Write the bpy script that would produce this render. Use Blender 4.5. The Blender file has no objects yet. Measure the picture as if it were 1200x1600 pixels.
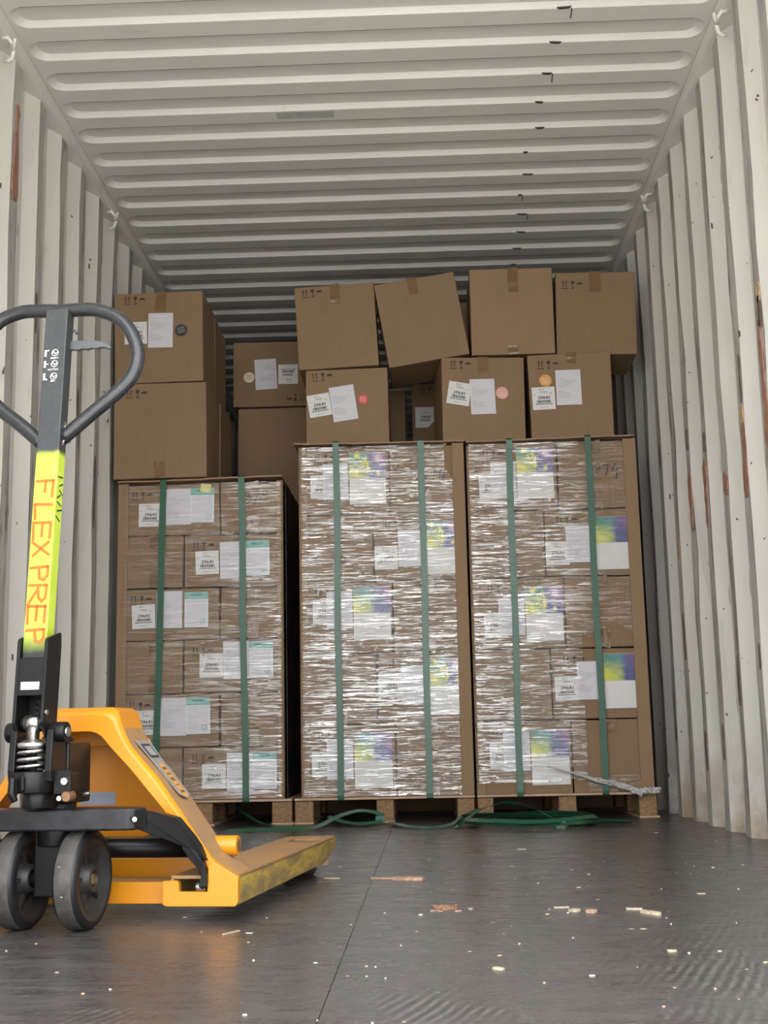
import bpy, bmesh, math, random
from math import sin, cos, pi, radians as R
from mathutils import Vector, Matrix, Euler, noise

random.seed(7)
scn = bpy.context.scene
COL = scn.collection

# ------------------------------------------------------------------ camera
cam_d = bpy.data.cameras.new('camera')
cam = bpy.data.objects.new('camera', cam_d)
COL.objects.link(cam)
cam_d.sensor_fit = 'VERTICAL'
cam_d.sensor_height = 36.0
cam_d.lens = 36.0 * 1995.85 / 1600.0
cam_d.clip_start = 0.05
yaw, pit, roll = 0.029, 0.1766, -0.0209
fw = Vector((-sin(yaw) * cos(pit), cos(yaw) * cos(pit), sin(pit)))
rr = Vector((cos(yaw), sin(yaw), 0))
uu = rr.cross(fw)
r2 = cos(roll) * rr + sin(roll) * uu
u2 = -sin(roll) * rr + cos(roll) * uu
M = Matrix((r2, u2, -fw)).transposed().to_4x4()
M.translation = Vector((0.1492, 0.0, 0.3313))
cam.matrix_world = M
scn.camera = cam

# ------------------------------------------------------------------ sky, exposure
world = bpy.data.worlds.new('overcast_sky')
scn.world = world
world.use_nodes = True
wn = world.node_tree.nodes
wn.clear()
w_out = wn.new('ShaderNodeOutputWorld')
w_bg = wn.new('ShaderNodeBackground')
w_tc = wn.new('ShaderNodeTexCoord')
w_sep = wn.new('ShaderNodeSeparateXYZ')
w_ramp = wn.new('ShaderNodeValToRGB')
w_ramp.color_ramp.elements[0].position = 0.0
w_ramp.color_ramp.elements[0].color = (0.86, 0.88, 0.90, 1)
w_ramp.color_ramp.elements[1].position = 0.7
w_ramp.color_ramp.elements[1].color = (1.0, 1.0, 1.0, 1)
wl = world.node_tree.links
wl.new(w_tc.outputs['Generated'], w_sep.inputs[0])
wl.new(w_sep.outputs['Z'], w_ramp.inputs[0])
wl.new(w_ramp.outputs[0], w_bg.inputs['Color'])
w_bg.inputs['Strength'].default_value = 1.0
wl.new(w_bg.outputs[0], w_out.inputs[0])

# hazy sun high over the container's side: it falls on the yard, not through the door
sun_d = bpy.data.lights.new('sun', 'SUN')
sun_d.energy = 2.3
sun_d.angle = R(6)
sun_d.color = (1.0, 0.96, 0.9)
sun = bpy.data.objects.new('sun', sun_d)
COL.objects.link(sun)
sun.rotation_euler = Vector((0.62, -0.22, -0.85)).to_track_quat('-Z', 'Y').to_euler()

scn.view_settings.view_transform = 'Standard'
scn.view_settings.look = 'None'
scn.view_settings.exposure = 2.62
scn.view_settings.gamma = 1.0
scn.view_settings.use_curve_mapping = False

# ------------------------------------------------------------------ materials
MATS = {}


class NT:
    """small helper around a material's node tree"""

    def __init__(self, name):
        self.m = bpy.data.materials.new(name)
        self.m.use_nodes = True
        self.n = self.m.node_tree.nodes
        self.l = self.m.node_tree.links
        self.b = self.n['Principled BSDF']
        self.tc = self.n.new('ShaderNodeTexCoord')
        MATS[name] = self.m

    def link(self, a, b):
        self.l.new(a, b)

    def mapping(self, scale=(1, 1, 1), rot=(0, 0, 0), src='Object'):
        mp = self.n.new('ShaderNodeMapping')
        mp.inputs['Scale'].default_value = scale
        mp.inputs['Rotation'].default_value = rot
        self.link(self.tc.outputs[src], mp.inputs[0])
        return mp.outputs[0]

    def noise(self, scale, vec=None, detail=4, rough=0.6, dist=0.0):
        t = self.n.new('ShaderNodeTexNoise')
        t.inputs['Scale'].default_value = scale
        t.inputs['Detail'].default_value = detail
        t.inputs['Roughness'].default_value = rough
        t.inputs['Distortion'].default_value = dist
        self.link(vec if vec is not None else self.tc.outputs['Object'], t.inputs['Vector'])
        return t.outputs['Fac']

    def ramp(self, fac, stops):
        r = self.n.new('ShaderNodeValToRGB')
        e = r.color_ramp.elements
        while len(e) < len(stops):
            e.new(0.5)
        for k, (p, c) in enumerate(stops):
            e[k].position = p
            e[k].color = (c, c, c, 1) if isinstance(c, (int, float)) else (*c, 1)
        self.link(fac, r.inputs[0])
        return r.outputs[0]

    def mix(self, fac, a, b, mode='MIX'):
        x = self.n.new('ShaderNodeMix')
        x.data_type = 'RGBA'
        x.blend_type = mode
        for inp, v in ((x.inputs[0], fac), (x.inputs[6], a), (x.inputs[7], b)):
            if isinstance(v, (int, float)):
                inp.default_value = v if inp.type == 'VALUE' else (v, v, v, 1)
            elif isinstance(v, tuple):
                inp.default_value = (*v, 1)
            else:
                self.link(v, inp)
        return x.outputs[2]

    def math(self, op, a, b=0.0):
        x = self.n.new('ShaderNodeMath')
        x.operation = op
        for inp, v in ((x.inputs[0], a), (x.inputs[1], b)):
            if isinstance(v, (int, float)):
                inp.default_value = v
            else:
                self.link(v, inp)
        return x.outputs[0]

    def sep(self, src='Object'):
        s = self.n.new('ShaderNodeSeparateXYZ')
        self.link(self.tc.outputs[src], s.inputs[0])
        return s.outputs

    def bump(self, h, strength=0.3, dist=0.01):
        b = self.n.new('ShaderNodeBump')
        b.inputs['Strength'].default_value = strength
        b.inputs['Distance'].default_value = dist
        self.link(h, b.inputs['Height'])
        self.link(b.outputs[0], self.b.inputs['Normal'])
        return b.outputs[0]

    def col(self, c):
        if isinstance(c, tuple):
            self.b.inputs['Base Color'].default_value = (*c, 1)
        else:
            self.link(c, self.b.inputs['Base Color'])
        return self

    def set(self, rough=0.5, metal=0.0, spec=0.5):
        if isinstance(rough, (int, float)):
            self.b.inputs['Roughness'].default_value = rough
        else:
            self.link(rough, self.b.inputs['Roughness'])
        self.b.inputs['Metallic'].default_value = metal
        self.b.inputs['Specular IOR Level'].default_value = spec
        return self


def plain(name, c, rough=0.5, metal=0.0, spec=0.5, vary=0.12, scale=25):
    t = NT(name)
    n = t.noise(scale)
    dark = tuple(x * (1 - vary) for x in c)
    lite = tuple(min(1, x * (1 + vary)) for x in c)
    t.col(t.ramp(n, [(0.3, dark), (0.7, lite)]))
    t.set(rough, metal, spec)
    return t.m


WALLC = (0.70, 0.682, 0.635)
# painted wall
t = NT('wall_paint')
n1 = t.noise(2.2, t.mapping((1, 1, 0.35)), 6, 0.65)
n2 = t.noise(18, t.mapping((1, 1, 0.25)), 5, 0.7)
n3 = t.noise(60, t.mapping((1, 1, 0.5)), 3)
c = t.mix(t.ramp(n1, [(0.35, 0.0), (0.75, 0.55)]), WALLC, (0.62, 0.60, 0.55))
c = t.mix(t.ramp(n2, [(0.58, 0.0), (0.78, 0.5)]), c, (0.43, 0.42, 0.395))
c = t.mix(t.ramp(n3, [(0.70, 0.0), (0.76, 0.45)]), c, (0.30, 0.28, 0.25))
z = t.sep()[2]
low = t.math('MULTIPLY', t.ramp(z, [(0.0, 1.0), (0.34, 0.0)]), t.ramp(t.noise(6, None, 5), [(0.36, 0.0), (0.60, 1.0)]))
c = t.mix(t.math('MULTIPLY', low, 0.85), c, (0.33, 0.23, 0.13))
t.col(c).set(0.55, 0, 0.35)
t.bump(t.noise(7, None, 3), 0.15, 0.012)
# innermost faces of the corrugation: cargo has scuffed and rusted them
t = NT('wall_scuffed_paint')
n1 = t.noise(3.0, t.mapping((1, 1, 0.5)), 6, 0.7)
n2 = t.noise(22, t.mapping((1, 1.2, 0.09)), 5, 0.75, 0.6)
c = t.mix(t.ramp(n1, [(0.35, 0.1), (0.7, 0.8)]), (0.50, 0.485, 0.45), (0.33, 0.315, 0.29))
c = t.mix(t.ramp(n2, [(0.52, 0.0), (0.64, 0.85)]), c, (0.12, 0.105, 0.095))
t.col(c).set(0.6, 0, 0.3)
t.bump(n2, 0.2, 0.004)
plain('wall_rust', (0.33, 0.165, 0.115), 0.8, vary=0.3, scale=30)
plain('rust_halo', (0.50, 0.34, 0.20), 0.8, vary=0.3, scale=40)
# ceiling
t = NT('ceiling_paint')
n1 = t.noise(1.6, None, 6, 0.65)
n2 = t.noise(9, t.mapping((0.5, 1.4, 1)), 5, 0.7, 0.5)
c = t.mix(t.ramp(n1, [(0.4, 0.0), (0.75, 0.5)]), (0.74, 0.727, 0.695), (0.66, 0.648, 0.618))
c = t.mix(t.ramp(n2, [(0.60, 0.0), (0.78, 0.45)]), c, (0.42, 0.415, 0.40))
t.col(c).set(0.5, 0, 0.35)
plain('groove_edge_shade', (0.26, 0.25, 0.235), 0.7)  # thin shade line at each groove's near edge, painted as a darker strip
plain('ceiling_scrape', (0.05, 0.045, 0.04), 0.7)
plain('ceiling_patch', (0.46, 0.49, 0.46), 0.6)
plain('seal_line', (0.12, 0.09, 0.07), 0.8)
# floor plywood
t = NT('floor_ply')
n1 = t.noise(1.1, t.mapping((1, 0.6, 1)), 6, 0.6)
n2 = t.noise(14, t.mapping((0.5, 2.4, 1), (0, 0, 0.25)), 6, 0.72, 0.8)
n3 = t.noise(55, t.mapping((0.22, 3.4, 1), (0, 0, 0.5)), 4, 0.75)
n4 = t.noise(48, t.mapping((3.2, 0.3, 1), (0, 0, 0.45)), 4, 0.75)
worn = t.ramp(n1, [(0.40, 0.0), (0.60, 1.0)])
c = t.ramp(n1, [(0.3, (0.042, 0.037, 0.036)), (0.7, (0.078, 0.073, 0.073))])
c = t.mix(t.ramp(n2, [(0.50, 0.0), (0.75, 0.6)]), c, (0.125, 0.119, 0.118))
c = t.mix(t.ramp(n2, [(0.22, 0.85), (0.43, 0.0)]), c, (0.024, 0.021, 0.020))
hatch = t.math('MULTIPLY', t.ramp(n3, [(0.52, 0.0), (0.66, 0.9)]), worn)
c = t.mix(hatch, c, (0.020, 0.018, 0.018))
hatch2 = t.math('MULTIPLY', t.ramp(n4, [(0.56, 0.0), (0.70, 0.6)]), worn)
c = t.mix(hatch2, c, (0.19, 0.18, 0.175))
wv = t.n.new('ShaderNodeTexWave')
wv.inputs['Scale'].default_value = 21
wv.inputs['Distortion'].default_value = 3.5
wv.inputs['Detail'].default_value = 3
wv.inputs['Detail Scale'].default_value = 0.6
t.link(t.mapping((1.0, 0.55, 1), (0, 0, 0.55)), wv.inputs['Vector'])
scr = t.math('MULTIPLY', t.ramp(t.noise(2.4, t.mapping((1, 0.7, 1)), 5, 0.65), [(0.50, 0.0), (0.62, 1.0)]), t.ramp(n2, [(0.35, 0.2), (0.6, 1.0)]))
c = t.mix(t.math('MULTIPLY', scr, t.ramp(wv.outputs['Fac'], [(0.25, 0.75), (0.5, 0.0)])), c, (0.022, 0.020, 0.020))
c = t.mix(t.math('MULTIPLY', scr, t.ramp(wv.outputs['Fac'], [(0.62, 0.0), (0.85, 0.5)])), c, (0.16, 0.155, 0.155))
sp = t.ramp(t.noise(85, None, 2, 0.5), [(0.745, 0.0), (0.755, 1.0)])
c = t.mix(t.math('MULTIPLY', sp, 0.6), c, (0.45, 0.42, 0.38))
t.col(c)
t.set(t.ramp(n2, [(0.3, 0.20), (0.7, 0.40)]), 0, 0.6)
t.bump(t.math('ADD', t.math('MULTIPLY', n3, 0.6), n2), 0.16, 0.002)


# cardboard
def cardboard(name, base, k=1.0):
    t = NT(name)
    base = tuple(x * k for x in base)
    flute = t.noise(140, t.mapping((1.0, 1.0, 0.04)), 2)
    big = t.noise(5, None, 4)
    c = t.ramp(big, [(0.3, tuple(x * 0.93 for x in base)), (0.7, tuple(x * 1.05 for x in base))])
    c = t.mix(t.ramp(flute, [(0.35, 0.0), (0.7, 0.22)]), c, tuple(x * 0.82 for x in base))
    t.col(c).set(0.72, 0, 0.25)
    t.bump(t.math('ADD', t.math('MULTIPLY', flute, 0.3), big), 0.25, 0.006)


CB = (0.255, 0.166, 0.096)
cardboard('cardboard', CB)
cardboard('cardboard_pale', CB, 1.12)
cardboard('cardboard_edge', (0.34, 0.22, 0.14), 1.0)
t = NT('packing_tape')
t.col((0.19, 0.108, 0.05)).set(0.16, 0, 0.5)
t.bump(t.noise(60, t.mapping((1, 1, 0.4)), 3), 0.35, 0.004)
plain('print_black', (0.035, 0.03, 0.028), 0.7)
plain('print_dark', (0.045, 0.032, 0.026), 0.8)
plain('print_grey', (0.42, 0.42, 0.45), 0.7)
plain('marker_ink', (0.02, 0.018, 0.02), 0.5)
plain('paper_white', (0.68, 0.67, 0.655), 0.55, vary=0.03)
plain('paper_sheet', (0.62, 0.605, 0.65), 0.5, vary=0.03)
plain('paper_teal', (0.22, 0.46, 0.42), 0.5, vary=0.08)
plain('paper_teal_dark', (0.06, 0.28, 0.25), 0.5)
plain('paper_mint', (0.64, 0.72, 0.73), 0.5, vary=0.04)
plain('note_yellow', (0.72, 0.66, 0.25), 0.6)
plain('flyer_yellow', (0.85, 0.78, 0.10), 0.4)
plain('flyer_pink', (0.62, 0.42, 0.55), 0.4)
plain('sticker_black', (0.03, 0.03, 0.035), 0.35)
plain('sticker_grey', (0.3, 0.31, 0.32), 0.4)
plain('sticker_cream', (0.72, 0.62, 0.42), 0.5)
plain('sticker_red', (0.62, 0.06, 0.045), 0.4)
plain('sticker_pink', (0.72, 0.36, 0.34), 0.5)
plain('sticker_orange', (0.66, 0.30, 0.06), 0.5)
# flyer picture: green, yellow, purple and blue wash
t = NT('flyer_picture')
s = t.sep('Generated')
gx = t.math('ADD', s[0], t.math('MULTIPLY', t.math('SUBTRACT', t.noise(6, t.tc.outputs['Generated'], 3), 0.5), 0.5))
gy = t.math('ADD', s[1], t.math('MULTIPLY', t.math('SUBTRACT', t.noise(7, t.mapping((1, 1.3, 1), src='Generated'), 3), 0.5), 0.5))
bot = t.ramp(gx, [(0.05, (0.62, 0.60, 0.05)), (0.38, (0.42, 0.48, 0.10)), (0.62, (0.06, 0.08, 0.22)), (1.0, (0.075, 0.06, 0.24))])
top = t.ramp(gx, [(0.05, (0.045, 0.20, 0.13)), (0.40, (0.07, 0.24, 0.24)), (0.68, (0.13, 0.09, 0.25)), (1.0, (0.30, 0.09, 0.24))])
c = t.mix(t.ramp(gy, [(0.25, 0.0), (0.8, 1.0)]), bot, top)
rad = t.noise(16, t.mapping((1, 1, 1), src='Generated'), 4, 0.7, 1.5)
c = t.mix(t.math('MULTIPLY', t.ramp(rad, [(0.60, 0.0), (0.72, 0.6)]), t.ramp(gy, [(0.3, 0.2), (0.8, 1.0)])), c, (0.62, 0.58, 0.64))
t.col(c).set(0.3, 0, 0.5)
# strapping
t = NT('green_strap')
c = t.ramp(t.noise(20, t.mapping((1, 1, 6)), 3), [(0.3, (0.010, 0.075, 0.038)), (0.7, (0.018, 0.105, 0.055))])
t.col(c).set(0.28, 0, 0.5)
t.bump(t.noise(260, t.mapping((1, 1, 1.0)), 1), 0.25, 0.002)
t = NT('green_strap_loose')
t.col((0.012, 0.10, 0.05)).set(0.3, 0, 0.5)
# pallets
plain('deck_wood', (0.50, 0.35, 0.24), 0.75, vary=0.15, scale=14)
t = NT('chip_block')
v = t.noise(90, None, 5, 0.8)
c = t.ramp(v, [(0.32, (0.13, 0.075, 0.04)), (0.5, (0.28, 0.17, 0.09)), (0.68, (0.42, 0.28, 0.17))])
t.col(c).set(0.85, 0, 0.2)
t.bump(v, 0.4, 0.003)
t = NT('black_film')
f = t.noise(26, t.mapping((6, 1, 0.25)), 4)
t.col((0.008, 0.008, 0.010)).set(0.3, 0, 0.5)
t.bump(f, 0.6, 0.01)


# stretch film: clear, thin, crossed by tight ridges where it was pulled
def film(name, base, fold, tilt, seed, layers, x_off):
    t = NT(name)
    t.n.remove(t.b)
    out = [k for k in t.n if k.type == 'OUTPUT_MATERIAL'][0]

    def mapped(sz, rot, sx=1.0):
        mp = t.n.new('ShaderNodeMapping')
        mp.inputs['Scale'].default_value = (sx, 1.0, sz)
        mp.inputs['Rotation'].default_value = (0, rot, 0)
        mp.inputs['Location'].default_value = (seed, 0, seed * 3)
        t.link(t.tc.outputs['Object'], mp.inputs[0])
        return mp.outputs[0]

    folds = t.noise(4.6, mapped(20.0, tilt), 5, 0.66, 0.8)
    fine = t.noise(11, mapped(17.0, tilt * 1.8), 4, 0.65, 0.7)
    diag = t.noise(7, mapped(20.0, tilt - 0.16), 4, 0.6, 0.5)
    crumple = t.noise(34, None, 3, 0.6, 0.9)
    patch = t.noise(2.7, mapped(1.3, 0.3), 4, 0.6)
    h = t.math('ADD', folds, t.math('MULTIPLY', fine, 0.5))
    h = t.math('ADD', h, t.math('MULTIPLY', crumple, 0.25))
    bp = t.n.new('ShaderNodeBump')
    bp.inputs['Strength'].default_value = 0.6
    bp.inputs['Distance'].default_value = 0.006
    t.link(h, bp.inputs['Height'])
    tr = t.n.new('ShaderNodeBsdfTransparent')
    tr.inputs[0].default_value = (0.97, 0.97, 0.97, 1)
    gl = t.n.new('ShaderNodeBsdfGlossy')
    gl.inputs['Color'].default_value = (0.97, 0.97, 0.98, 1)
    gl.inputs['Roughness'].default_value = 0.075
    t.link(bp.outputs[0], gl.inputs['Normal'])
    # the film lies many times over itself where it is bunched into ridges
    m1 = t.ramp(folds, [(0.545, 0.0), (0.585, 1.0)])
    m2 = t.ramp(fine, [(0.545, 0.0), (0.595, 0.9)])
    m3 = t.math('MULTIPLY', t.ramp(diag, [(0.55, 0.0), (0.60, 1.0)]), t.ramp(patch, [(0.50, 0.0), (0.60, 1.0)]))
    m4 = t.math('MULTIPLY', t.ramp(crumple, [(0.60, 0.0), (0.66, 0.7)]), t.ramp(patch, [(0.40, 1.0), (0.50, 0.0)]))
    mask = t.math('MAXIMUM', t.math('MAXIMUM', m1, m2), t.math('MAXIMUM', m3, m4))
    # how many turns of film there are at this place across the load
    sx = t.sep()
    lay = t.ramp(t.math('ADD', t.math('ADD', sx[0], x_off), t.math('MULTIPLY', t.math('SUBTRACT', patch, 0.5), 0.6)), layers)
    dens = t.math('MULTIPLY', lay, t.ramp(patch, [(0.32, 0.45), (0.62, 1.0)]))
    fac = t.math('ADD', t.math('MULTIPLY', base, lay), t.math('MULTIPLY', t.math('MULTIPLY', mask, dens), fold))
    mx = t.n.new('ShaderNodeMixShader')
    t.link(fac, mx.inputs[0])
    t.link(tr.outputs[0], mx.inputs[1])
    t.link(gl.outputs[0], mx.inputs[2])
    t.link(mx.outputs[0], out.inputs[0])


# layers: (metres across the load from its left side, share of full thickness)
film('stretch_film_light', 0.04, 0.40, 0.02, 1.3, [(0.1, 0.30), (0.45, 0.45), (0.75, 1.0)], 1.2)
film('stretch_film_heavy', 0.045, 0.58, -0.05, 4.1, [(0.0, 1.0), (1.0, 1.0)], 0.5)
film('stretch_film_mid', 0.042, 0.54, 0.05, 8.7, [(0.0, 1.0), (0.36, 1.0), (0.52, 0.28)], -0.35)
t = NT('film_rope')
t.col((0.46, 0.44, 0.43)).set(0.18, 0, 0.6)
t.bump(t.noise(70, t.mapping((0.3, 1, 1)), 3), 0.6, 0.006)

# jack
YEL = (0.66, 0.25, 0.006)
t = NT('jack_yellow')
n1 = t.noise(9, None, 5, 0.65)
n2 = t.noise(45, None, 4, 0.7)
c = t.mix(t.ramp(n1, [(0.35, 0.0), (0.75, 0.35)]), YEL, (0.52, 0.21, 0.02))
c = t.mix(t.ramp(n2, [(0.70, 0.0), (0.76, 0.8)]), c, (0.16, 0.09, 0.035))
t.col(c).set(0.34, 0, 0.5)
t = NT('jack_dusty')
n1 = t.noise(14, None, 5, 0.7)
n2 = t.noise(50, t.mapping((1, 0.5, 1)), 4, 0.7)
c = t.mix(t.ramp(n1, [(0.3, 0.25), (0.62, 1.0)]), (0.44, 0.22, 0.06), (0.30, 0.19, 0.105))
c = t.mix(t.ramp(n2, [(0.62, 0.0), (0.74, 0.7)]), c, (0.15, 0.095, 0.05))
t.col(c).set(0.6, 0, 0.3)
t = NT('jack_scratched')
n1 = t.noise(16, t.mapping((1, 0.35, 1.3)), 6, 0.75, 0.7)
n2 = t.noise(40, t.mapping((1, 0.5, 1)), 5, 0.75)
c = t.ramp(n1, [(0.34, (0.17, 0.125, 0.07)), (0.48, (0.33, 0.23, 0.07)), (0.6, (0.56, 0.38, 0.06)), (0.78, (0.36, 0.30, 0.16))])
c = t.mix(t.ramp(n2, [(0.60, 0.0), (0.70, 0.8)]), c, (0.10, 0.075, 0.05))
t.col(c).set(0.5, 0.0, 0.5)
t.bump(n2, 0.3, 0.002)
plain('jack_black', (0.0055, 0.0056, 0.0065), 0.36, 0.0, 0.28, vary=0.3, scale=30)
t = NT('jack_beam_black')
n1 = t.noise(22, t.mapping((1, 1, 1)), 5, 0.7)
c = t.ramp(n1, [(0.4, (0.007, 0.0075, 0.010)), (0.75, (0.03, 0.03, 0.036))])
t.col(c).set(0.33, 0, 0.35)
t = NT('handle_grey')
c = t.ramp(t.noise(120, None, 2), [(0.3, (0.024, 0.026, 0.030)), (0.7, (0.036, 0.039, 0.044))])
t.col(c).set(0.27, 0.3, 0.6)
plain('lever_grey', (0.07, 0.075, 0.08), 0.5)
# handle column: grey, a sprayed fluorescent band, then black
t = NT('handle_column_paint')
s = t.sep()
zz = t.math('ADD', s[2], t.math('MULTIPLY', t.math('SUBTRACT', t.noise(40, None, 3), 0.5), 0.012))
grey = t.ramp(t.noise(120, None, 2), [(0.3, (0.026, 0.029, 0.032)), (0.7, (0.037, 0.041, 0.045))])
lime = t.ramp(t.noise(30, None, 4), [(0.35, (0.42, 0.55, 0.04)), (0.7, (0.48, 0.61, 0.07))])
up = t.ramp(zz, [(0.538, 0.0), (0.542, 1.0)])
c = t.mix(t.ramp(zz, [(0.883, 1.0), (0.895, 0.0)]), grey, lime)
c = t.mix(t.ramp(zz, [(0.500, 0.0), (0.550, 1.0)]), (0.011, 0.013, 0.013), c)
t.col(c).set(0.42, 0, 0.5)
plain('spray_lime', (0.66, 0.84, 0.08), 0.5)
plain('letter_orange', (0.74, 0.12, 0.008), 0.5)
plain('sticker_white', (0.78, 0.78, 0.78), 0.5)
plain('sticker_blue_grey', (0.30, 0.34, 0.42), 0.45)
plain('decal_grey', (0.26, 0.25, 0.235), 0.5)
plain('decal_orange', (0.62, 0.30, 0.08), 0.5)
t = NT('steel')
t.col((0.55, 0.54, 0.52)).set(t.ramp(t.noise(60, None, 3), [(0.3, 0.22), (0.7, 0.42)]), 1.0, 0.5)
plain('bronze', (0.23, 0.12, 0.06), 0.5, 0.5)
t = NT('tyre_rubber')
n1 = t.noise(38, None, 5, 0.7)
c = t.ramp(n1, [(0.35, (0.046, 0.044, 0.042)), (0.7, (0.092, 0.088, 0.083))])
c = t.mix(t.ramp(t.noise(120, None, 2), [(0.72, 0.0), (0.74, 0.8)]), c, (0.5, 0.5, 0.48))
t.col(c).set(0.65, 0, 0.3)
plain('tyre_shoulder', (0.012, 0.012, 0.014), 0.4, 0.0, 0.4)
plain('wheel_hub_grey', (0.028, 0.027, 0.026), 0.45, 0.0, 0.4, vary=0.3)
plain('white_paint', (0.70, 0.69, 0.66), 0.4)
plain('wood_splinter', (0.42, 0.27, 0.19), 0.8, vary=0.25, scale=60)
plain('wood_pale', (0.46, 0.39, 0.285), 0.75, vary=0.15, scale=60)
plain('crumb_brown', (0.32, 0.16, 0.09), 0.85, vary=0.3, scale=80)
plain('yard_concrete', (0.50, 0.49, 0.46), 0.85, vary=0.15, scale=2)


# ------------------------------------------------------------------ mesh helpers
class MB:
    def __init__(s, *mats):
        s.v, s.f, s.mi, s.sm = [], [], [], []
        s.mats = list(mats)

    def add(s, vs, fs, m=0, smooth=False, T=None):
        o = len(s.v)
        for p in vs:
            p = Vector(p)
            s.v.append(T @ p if T is not None else p)
        for f in fs:
            s.f.append([o + i for i in f])
            s.mi.append(m)
            s.sm.append(smooth)

    def box(s, x0, x1, y0, y1, z0, z1, m=0, T=None):
        vs = [(x, y, z) for z in (z0, z1) for y in (y0, y1) for x in (x0, x1)]
        s.add(vs, [(0, 2, 3, 1), (4, 5, 7, 6), (0, 1, 5, 4), (2, 6, 7, 3), (0, 4, 6, 2), (1, 3, 7, 5)], m, False, T)

    def prism(s, pts, a0, a1, axis='y', m=0, T=None, smooth=False):
        """polygon pts extruded along an axis; axis y: pts are (x,z); z: (x,y); x: (y,z)"""
        def mk(p, a):
            return {'y': (p[0], a, p[1]), 'z': (p[0], p[1], a), 'x': (a, p[0], p[1])}[axis]
        n = len(pts)
        vs = [mk(p, a0) for p in pts] + [mk(p, a1) for p in pts]
        s.add(vs, [list(range(n - 1, -1, -1)), list(range(n, 2 * n))], m, False, T)
        s.add(vs, [(i, (i + 1) % n, n + (i + 1) % n, n + i) for i in range(n)], m, smooth, T)

    def tube(s, pts, rad, n=12, m=0, T=None, cap=True, sq=None):
        pts = [Vector(p) for p in pts]
        rads = rad if isinstance(rad, (list, tuple)) else [rad] * len(pts)
        rings = []
        prev = None
        for i, p in enumerate(pts):
            d = (pts[min(i + 1, len(pts) - 1)] - pts[max(i - 1, 0)]).normalized()
            if prev is None:
                a = Vector((0, 0, 1)) if abs(d.z) < 0.9 else Vector((0, 1, 0))
                u = d.cross(a).normalized()
            else:
                u = (prev - d * prev.dot(d)).normalized()
            w = d.cross(u)
            prev = u
            r = rads[i]
            rings.append([p + (u * cos(2 * pi * k / n) * (sq[0] if sq else 1) + w * sin(2 * pi * k / n) * (sq[1] if sq else 1)) * r for k in range(n)])
        vs = [q for ring in rings for q in ring]
        fs = []
        for i in range(len(rings) - 1):
            for k in range(n):
                fs.append((i * n + k, i * n + (k + 1) % n, (i + 1) * n + (k + 1) % n, (i + 1) * n + k))
        s.add(vs, fs, m, True, T)
        if cap:
            L = (len(rings) - 1) * n
            s.add(vs, [list(range(n - 1, -1, -1)), [L + k for k in range(n)]], m, False, T)

    def cyl(s, a, b, r, n=20, m=0, T=None):
        s.tube([a, b], r, n, m, T)

    def lathe(s, prof, axis='x', c=(0, 0, 0), n=40, m=0, T=None, cap=True):
        """prof: list of (axial, radius)"""
        vs = []
        for (a, r) in prof:
            for k in range(n):
                th = 2 * pi * k / n
                q = {'x': (a, r * cos(th), r * sin(th)), 'z': (r * cos(th), r * sin(th), a), 'y': (r * cos(th), a, r * sin(th))}[axis]
                vs.append(tuple(q[i] + c[i] for i in range(3)))
        fs = []
        for i in range(len(prof) - 1):
            for k in range(n):
                fs.append((i * n + k, i * n + (k + 1) % n, (i + 1) * n + (k + 1) % n, (i + 1) * n + k))
        s.add(vs, fs, m, True, T)
        L = (len(prof) - 1) * n
        if cap and prof[0][1] > 1e-6:
            s.add(vs, [list(range(n - 1, -1, -1))], m, False, T)
        if cap and prof[-1][1] > 1e-6:
            s.add(vs, [[L + k for k in range(n)]], m, False, T)

    def ribbon(s, pts, w, th, up, m=0):
        """flat strip of width w along the points, 'up' is the strip's normal (one per point or one)"""
        pts = [Vector(p) for p in pts]
        n = len(pts)
        vs = []
        for i, p in enumerate(pts):
            d = (pts[min(i + 1, n - 1)] - pts[max(i - 1, 0)]).normalized()
            u = Vector(up[i] if isinstance(up, list) else up)
            sd = d.cross(u).normalized()
            u = sd.cross(d).normalized()
            for (a, b) in ((-1, 0), (1, 0), (1, 1), (-1, 1)):
                vs.append(p + sd * (a * w / 2) + u * (b * th))
        fs = [(0, 1, 2, 3), tuple(4 * (n - 1) + k for k in (3, 2, 1, 0))]
        for i in range(n - 1):
            for k in range(4):
                fs.append((4 * i + k, 4 * (i + 1) + k, 4 * (i + 1) + (k + 1) % 4, 4 * i + (k + 1) % 4))
        s.add(vs, fs, m, False)

    def mesh(s, name, bev=0.0, seg=2, fix=True, weld=True, auto=None):
        me = bpy.data.meshes.new(name)
        me.from_pydata([tuple(v) for v in s.v], [], s.f)
        for k in s.mats:
            me.materials.append(MATS[k])
        me.polygons.foreach_set('material_index', s.mi)
        me.polygons.foreach_set('use_smooth', s.sm)
        bm = bmesh.new()
        bm.from_mesh(me)
        if weld:
            bmesh.ops.remove_doubles(bm, verts=bm.verts, dist=1e-5)
        if fix:
            bmesh.ops.recalc_face_normals(bm, faces=bm.faces)
        if bev:
            es = [e for e in bm.edges if len(e.link_faces) == 2 and e.calc_face_angle(0) > 0.5]
            bmesh.ops.bevel(bm, geom=es, offset=bev, segments=seg, profile=0.5, affect='EDGES', clamp_overlap=True)
        bm.to_mesh(me)
        bm.free()
        me.update()
        return me

    def build(s, name, parent=None, loc=(0, 0, 0), rot=(0, 0, 0), **k):
        return link(name, s.mesh(name, **k), parent, loc, rot)


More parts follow.
